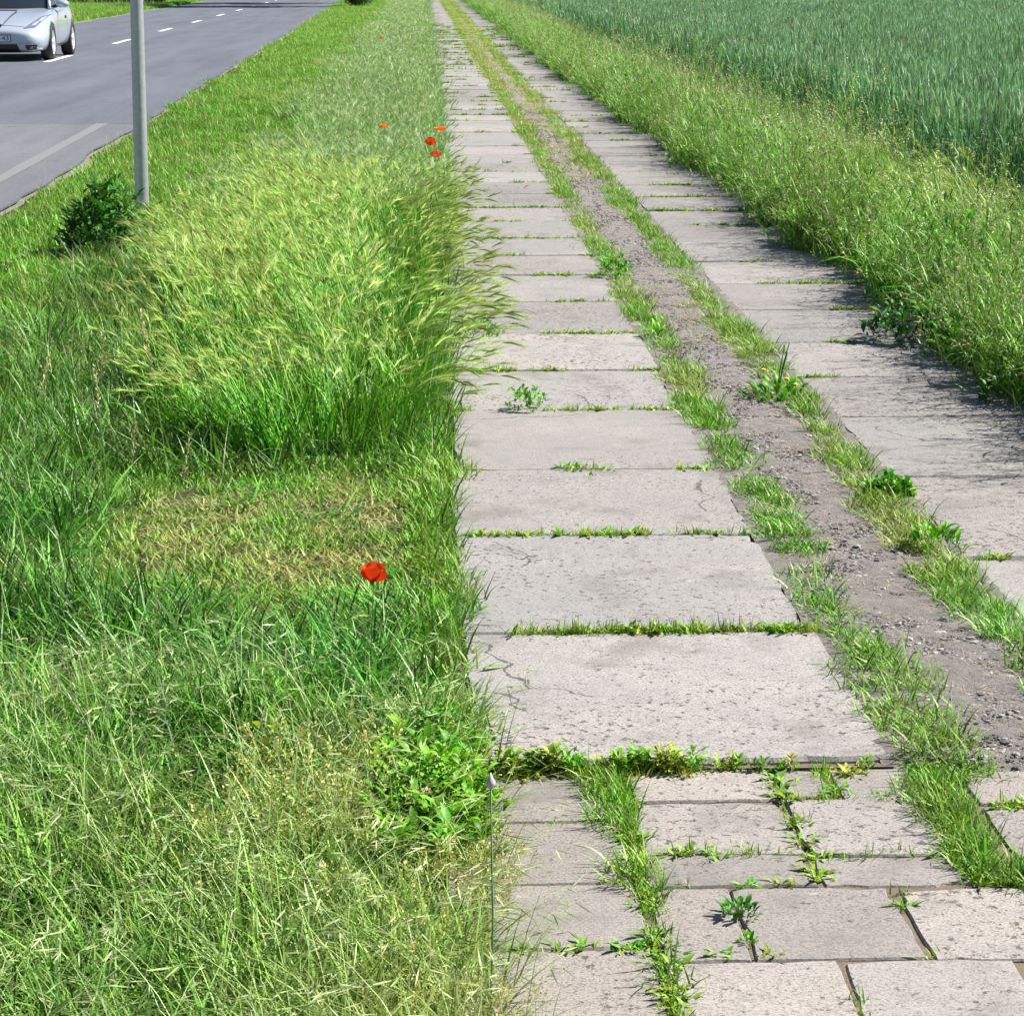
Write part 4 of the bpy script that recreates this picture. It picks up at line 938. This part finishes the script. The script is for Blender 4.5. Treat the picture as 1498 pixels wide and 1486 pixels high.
for sx in (1, -1):
    hl = decal('headlight', [(sx * .46, .56), (sx * .66, .585), (sx * .835, .80), (sx * .70, .755)], M['lamp'], car, 'y', .008, 8, 6)
    decal('reflector', [(sx * .58, .60), (sx * .65, .61), (sx * .70, .68), (sx * .635, .66)], M['lampw'], hl, 'y', .014, 4, 4)
    decal('reflector', [(sx * .67, .66), (sx * .735, .685), (sx * .79, .76), (sx * .715, .73)], M['lampw'], hl, 'y', .014, 4, 4)
    fl = decal('fog_light', [(sx * .52, .20), (sx * .68, .21), (sx * .70, .29), (sx * .50, .285)], M['black'], car, 'y', .006, 4, 4)
    bm = bmesh.new(); tube(bm, [(0, .004, 0), (0, -.012, 0)], [.032, .03], 12); q = bm_obj('lamp', bm, M['lamp'], fl); h = bvh.ray_cast(Vector((sx * .60, -5, .245)), Vector((0, 1, 0)))[0]; q.location = h
decal('lower_grille', [(-.42, .165), (.42, .165), (.36, .30), (-.36, .30)], M['black'], car, 'y', .006, 10, 4)
decal('bumper_seam', [(-.74, .302), (.74, .302), (.74, .312), (-.74, .312)], plain('seam_grey', (.30, .31, .34), .5), car, 'y', .003, 16, 1)
# bonnet scoop: raised trapezoid with dark intakes and grooves
sc_ = decal('bonnet_scoop', [(-.09, -1.98), (.09, -1.98), (.20, -1.08), (-.20, -1.08)], M['car'], car, 'z', .022, 8, 8)
decal('intake', [(-.085, -2.05), (.085, -2.05), (.095, -1.97), (-.095, -1.97)], M['black'], sc_, 'z', .010, 6, 2)
decal('scoop_rear_gap', [(-.21, -1.08), (.21, -1.08), (.225, -.96), (-.225, -.96)], M['black'], sc_, 'z', .026, 6, 2)
for sx in (1, -1): decal('groove', [(sx * .094, -1.98), (sx * .108, -1.98), (sx * .222, -1.06), (sx * .205, -1.06)], M['black'], sc_, 'z', .006, 2, 10)
decal('bonnet_seam', [(-.5, -1.985), (.5, -1.985), (.5, -1.975), (-.5, -1.975)], M['black'], car, 'z', .003, 12, 1)
# number plate
pl = bmesh.new(); add_box(pl, (0, 0, 0), (.52, .012, .125)); pf = bm_obj('number_plate', pl, M['black'], car); pf.location = (0, -2.19, .40)
pl = bmesh.new(); add_box(pl, (0, -.008, 0), (.50, .008, .105)); bm_obj('plate_face', pl, plain('plate_white', (.62, .66, .74), .4), pf)
fc = bpy.data.curves.new('plate_text', 'FONT'); fc.body = 'D 43'; fc.size = .115; fc.align_x = 'RIGHT'; fc.align_y = 'CENTER'; fc.extrude = .001; fc.space_character = 1.15
fc.materials.append(M['black']); fo = bpy.data.objects.new('plate_text', fc); C.objects.link(fo); bpy.context.view_layer.update()
fm = bpy.data.meshes.new_from_object(fo.evaluated_get(bpy.context.evaluated_depsgraph_get())); bpy.data.objects.remove(fo)
fo = bpy.data.objects.new('plate_text', fm); C.objects.link(fo); fo.parent = pf; fo.location = (.235, -.0135, 0); fo.rotation_euler = (R(90), 0, 0)
# greenhouse
def grid(name, rows, mat, n=10, bulge=0, parent=car):
    """rows: (halfwidth, y, z)"""
    V, F = [], []
    for hw, y, z in rows:
        for i in range(n + 1):
            u = (i / n - .5) * 2; V.append((hw * u, y + bulge * u * u, z - .06 * u * u * hw))
    w = n + 1
    for j in range(len(rows) - 1):
        for i in range(n): F.append((j * w + i, j * w + i + 1, (j + 1) * w + i + 1, (j + 1) * w + i))
    return mesh_obj(name, V, F, mat, parent, True)
grid('windscreen', [(.72, -.72, .90), (.67, -.42, 1.06), (.60, -.1, 1.20), (.55, .12, 1.275)], M['cglass'], 10, .22)
grid('roof', [(.56, .11, 1.282), (.56, .35, 1.315), (.56, .65, 1.315), (.55, .95, 1.29), (.54, 1.05, 1.275)], M['car'], 10, .1)
grid('rear_window', [(.55, 1.04, 1.27), (.60, 1.4, 1.16), (.64, 1.75, 1.02), (.64, 1.9, .97)], M['cglass'], 10, .1)
for sx in (1, -1):
    V = [(sx * .70, -.48, .93), (sx * .735, .3, .93), (sx * .72, 1.15, .96), (sx * .60, 1.6, 1.02), (sx * .55, 1.0, 1.235), (sx * .55, .6, 1.265), (sx * .55, .3, 1.25)]
    mesh_obj('side_window', V, [(0, 1, 2, 3, 4, 5, 6)], M['cglass'], car)
    bm = bmesh.new(); tube(bm, [(sx * .735, -.62, .89), (sx * .66, -.2, 1.09), (sx * .565, .22, 1.255), (sx * .56, .65, 1.275), (sx * .57, 1.1, 1.24), (sx * .64, 1.8, 1.0)], [.03, .028, .028, .026, .03, .05], 8); bm_obj('pillar', bm, M['car'], car, True)
    mr = bmesh.new(); bmesh.ops.create_uvsphere(mr, u_segments=16, v_segments=10, radius=1, matrix=Matrix.Translation((sx * .93, -.36, .97)) @ Matrix.Diagonal((.125, .09, .075, 1)))
    mi = bm_obj('mirror', mr, M['car'], car, True)
    ma = bmesh.new(); tube(ma, [(sx * .76, -.36, .92), (sx * .86, -.36, .94)], [.03, .025], 8); bm_obj('mirror_arm', ma, M['black'], mi)
    if sx == 1:
        for (ya, yb) in ((-.52, -.51), (.66, .67)): decal('door_seam', [(ya, .25), (yb, .25), (yb, .84), (ya, .84)], M['black'], car, 'x', .003, 1, 8)
        dh = decal('door_handle', [(.45, .70), (.60, .70), (.60, .75), (.45, .75)], M['black'], car, 'x', .010, 3, 2)
def lathe(bm, prof, n=32):
    rings = [[bm.verts.new((x, r * math.cos(2 * math.pi * k / n), r * math.sin(2 * math.pi * k / n))) for k in range(n)] for x, r in prof]
    for a, b in zip(rings, rings[1:]):
        for k in range(n): bm.faces.new((a[k], a[(k + 1) % n], b[(k + 1) % n], b[k]))
for yy_ in (-1.25, 1.35):
    for sx in (1, -1):
        w = empty('wheel', (sx * .775, yy_, .315)); w.parent = car; w.rotation_euler = (0, 0, 0 if sx > 0 else math.pi)
        bm = bmesh.new(); lathe(bm, [(-.10, .20), (-.105, .29), (-.085, .312), (.085, .312), (.105, .29), (.10, .215), (.07, .21)]); bm_obj('tyre', bm, M['tyre'], w, True)
        bm = bmesh.new(); lathe(bm, [(.098, .216), (.085, .20), (.0, .195), (-.08, .195)])
        for k in range(5):
            a = k * 2 * math.pi / 5 + .3; add_box(bm, (.075, .11 * math.cos(a), .11 * math.sin(a)), (.03, .19, .055), Matrix.Rotation(a, 3, 'X'))
        tube(bm, [(.05, 0, 0), (.10, 0, 0)], [.05, .04], 12); bm_obj('rim', bm, M['rim'], w)
        bm = bmesh.new(); tube(bm, [(-.02, 0, 0), (0, 0, 0)], [.15, .15], 20); bm_obj('brake_disc', bm, plain('brake_steel', (.12, .12, .12), .4, .6), w)

# ------------------------------------------------------------------ beyond the road: fence, shrubs, trees
M['wood'] = plain('weathered_board', (.17, .13, .10), .85, var=.4, vscale=6); M['bark'] = plain('bark', (.10, .075, .055), .95, var=.45, vscale=9)
fe = empty('board_fence', (-15.4, 121.5, -.03)); tag(fe, 'old brown board fence behind the far road verge', 'fence')
for z in (.35, 1.15):
    bm = bmesh.new(); add_box(bm, (0, .05, z), (4.2, .05, .09)); bm_obj('rail', bm, M['wood'], fe)
_r = random.Random(8)
bmx = bmesh.new(); add_box(bmx, (0, 0, .75), (.16, .025, 1.5)); b0 = bm_obj('board', bmx, M['wood'], fe); b0.location = (-2.0, 0, 0)
for i in range(1, 20):
    if i in (5,): continue
    copy_part(b0, fe, (-2.0 + i * .205 + _r.uniform(-.015, .015), _r.uniform(-.01, .01), _r.uniform(-.1, .05)), (0, _r.uniform(-.03, .03), 0), (_r.uniform(.85, 1.1), 1, _r.uniform(.9, 1.08)))
def cluster_leaves(t, c, rad, n, L, W):
    r = t.r
    for _ in range(n):
        v = r.normal(size=3); v /= np.linalg.norm(v); p = np.array(c) + v * rad * r.rand() ** .4
        t.leaf(p, r.rand() * 6.283, r.uniform(.3, 1.2), r.uniform(1.2, 2.2), L * r.uniform(.7, 1.2), W, 3)
def tree(x, y, h, cr, tr, label, seed, crown0=.45, leaves=2600, name='roadside_tree', lsz=(.42, .26)):
    r = random.Random(seed); root = empty(name, (x, y, -.03)); tag(root, label, 'tree')
    bm = bmesh.new(); tube(bm, [(0, 0, -.1), (0, 0, .3), (.05, .03, h * .35), (.1, 0, h * .7), (.1, .05, h * .92)], [tr * 1.35, tr, tr * .8, tr * .45, .04], 12)
    ends = []
    for k in range(9):
        a = k * 2.4 + r.uniform(-.3, .3); z = h * (crown0 + .4 * k / 9); L = cr * r.uniform(.6, .95)
        e = (math.cos(a) * L, math.sin(a) * L, z + L * r.uniform(.3, .7)); ends.append(e)
        tube(bm, [(.07, 0, z), (e[0] * .5, e[1] * .5, z + (e[2] - z) * .35), e], [tr * .35, tr * .2, .02], 6)
    bm_obj('trunk', bm, M['bark'], root, True)
    t = Tuft(seed)
    cl = ends + [(.1, 0, h * .92), (.1, 0, h * .75)] + [(r.gauss(0, cr * .4), r.gauss(0, cr * .4), h * r.uniform(crown0 + .1, .98)) for _ in range(14)]
    for c in cl: cluster_leaves(t, c, cr * r.uniform(.28, .45), leaves // len(cl), *lsz)
    o = bpy.data.objects.new('crown', t.mesh('crown', M['tree'])); C.objects.link(o); o.parent = root
tree(-3.1, 114.5, 12, 3.2, .22, 'roadside tree casting shade across the road, nearer of two', 21, .24, 4200)
tree(-3.0, 124.5, 13, 3.4, .24, 'roadside tree casting shade across the road, farther of two', 22, .24, 4200)
tree(-13.6, 126, 12, 4, .35, 'thick trunked tree behind the far verge right of the fence', 23, .35)
def shrub(x, y, w, h, label, seed, mat, n=900):
    root = empty('shrub', (x, y, -.03)); tag(root, label, 'shrub'); t = Tuft(seed); r = random.Random(seed)
    for _ in range(14): cluster_leaves(t, (r.gauss(0, w * .3), r.gauss(0, w * .3), h * r.uniform(.15, .85)), w * .3, n // 14, .16, .07)
    o = bpy.data.objects.new('foliage', t.mesh('foliage', mat)); C.objects.link(o); o.parent = root
    bm = bmesh.new(); tube(bm, [(0, 0, -.05), (.02, 0, h * .3), (0, .05, h * .7)], [.06, .05, .02], 6); bm_obj('stem', bm, M['bark'], root)
shrub(-17.4, 118, 1.6, 1.8, 'pale green shrub at the left end of the board fence', 31, M['strip'])
shrub(-18.9, 122, 2.2, 2.4, 'grey green shrub behind the silver car', 32, M['strip'])
shrub(-13.2, 124, 1.0, .9, 'low dark shrub at the foot of the thick trunked tree', 33, M['darkleaf'])
shrub(-3.1, 114.0, .9, .55, 'low dark shrub round the trunk of the nearer roadside tree', 34, M['darkleaf'], 700)
shrub(-3.0, 124.0, .9, .55, 'low dark shrub round the trunk of the farther roadside tree', 35, M['darkleaf'], 700)
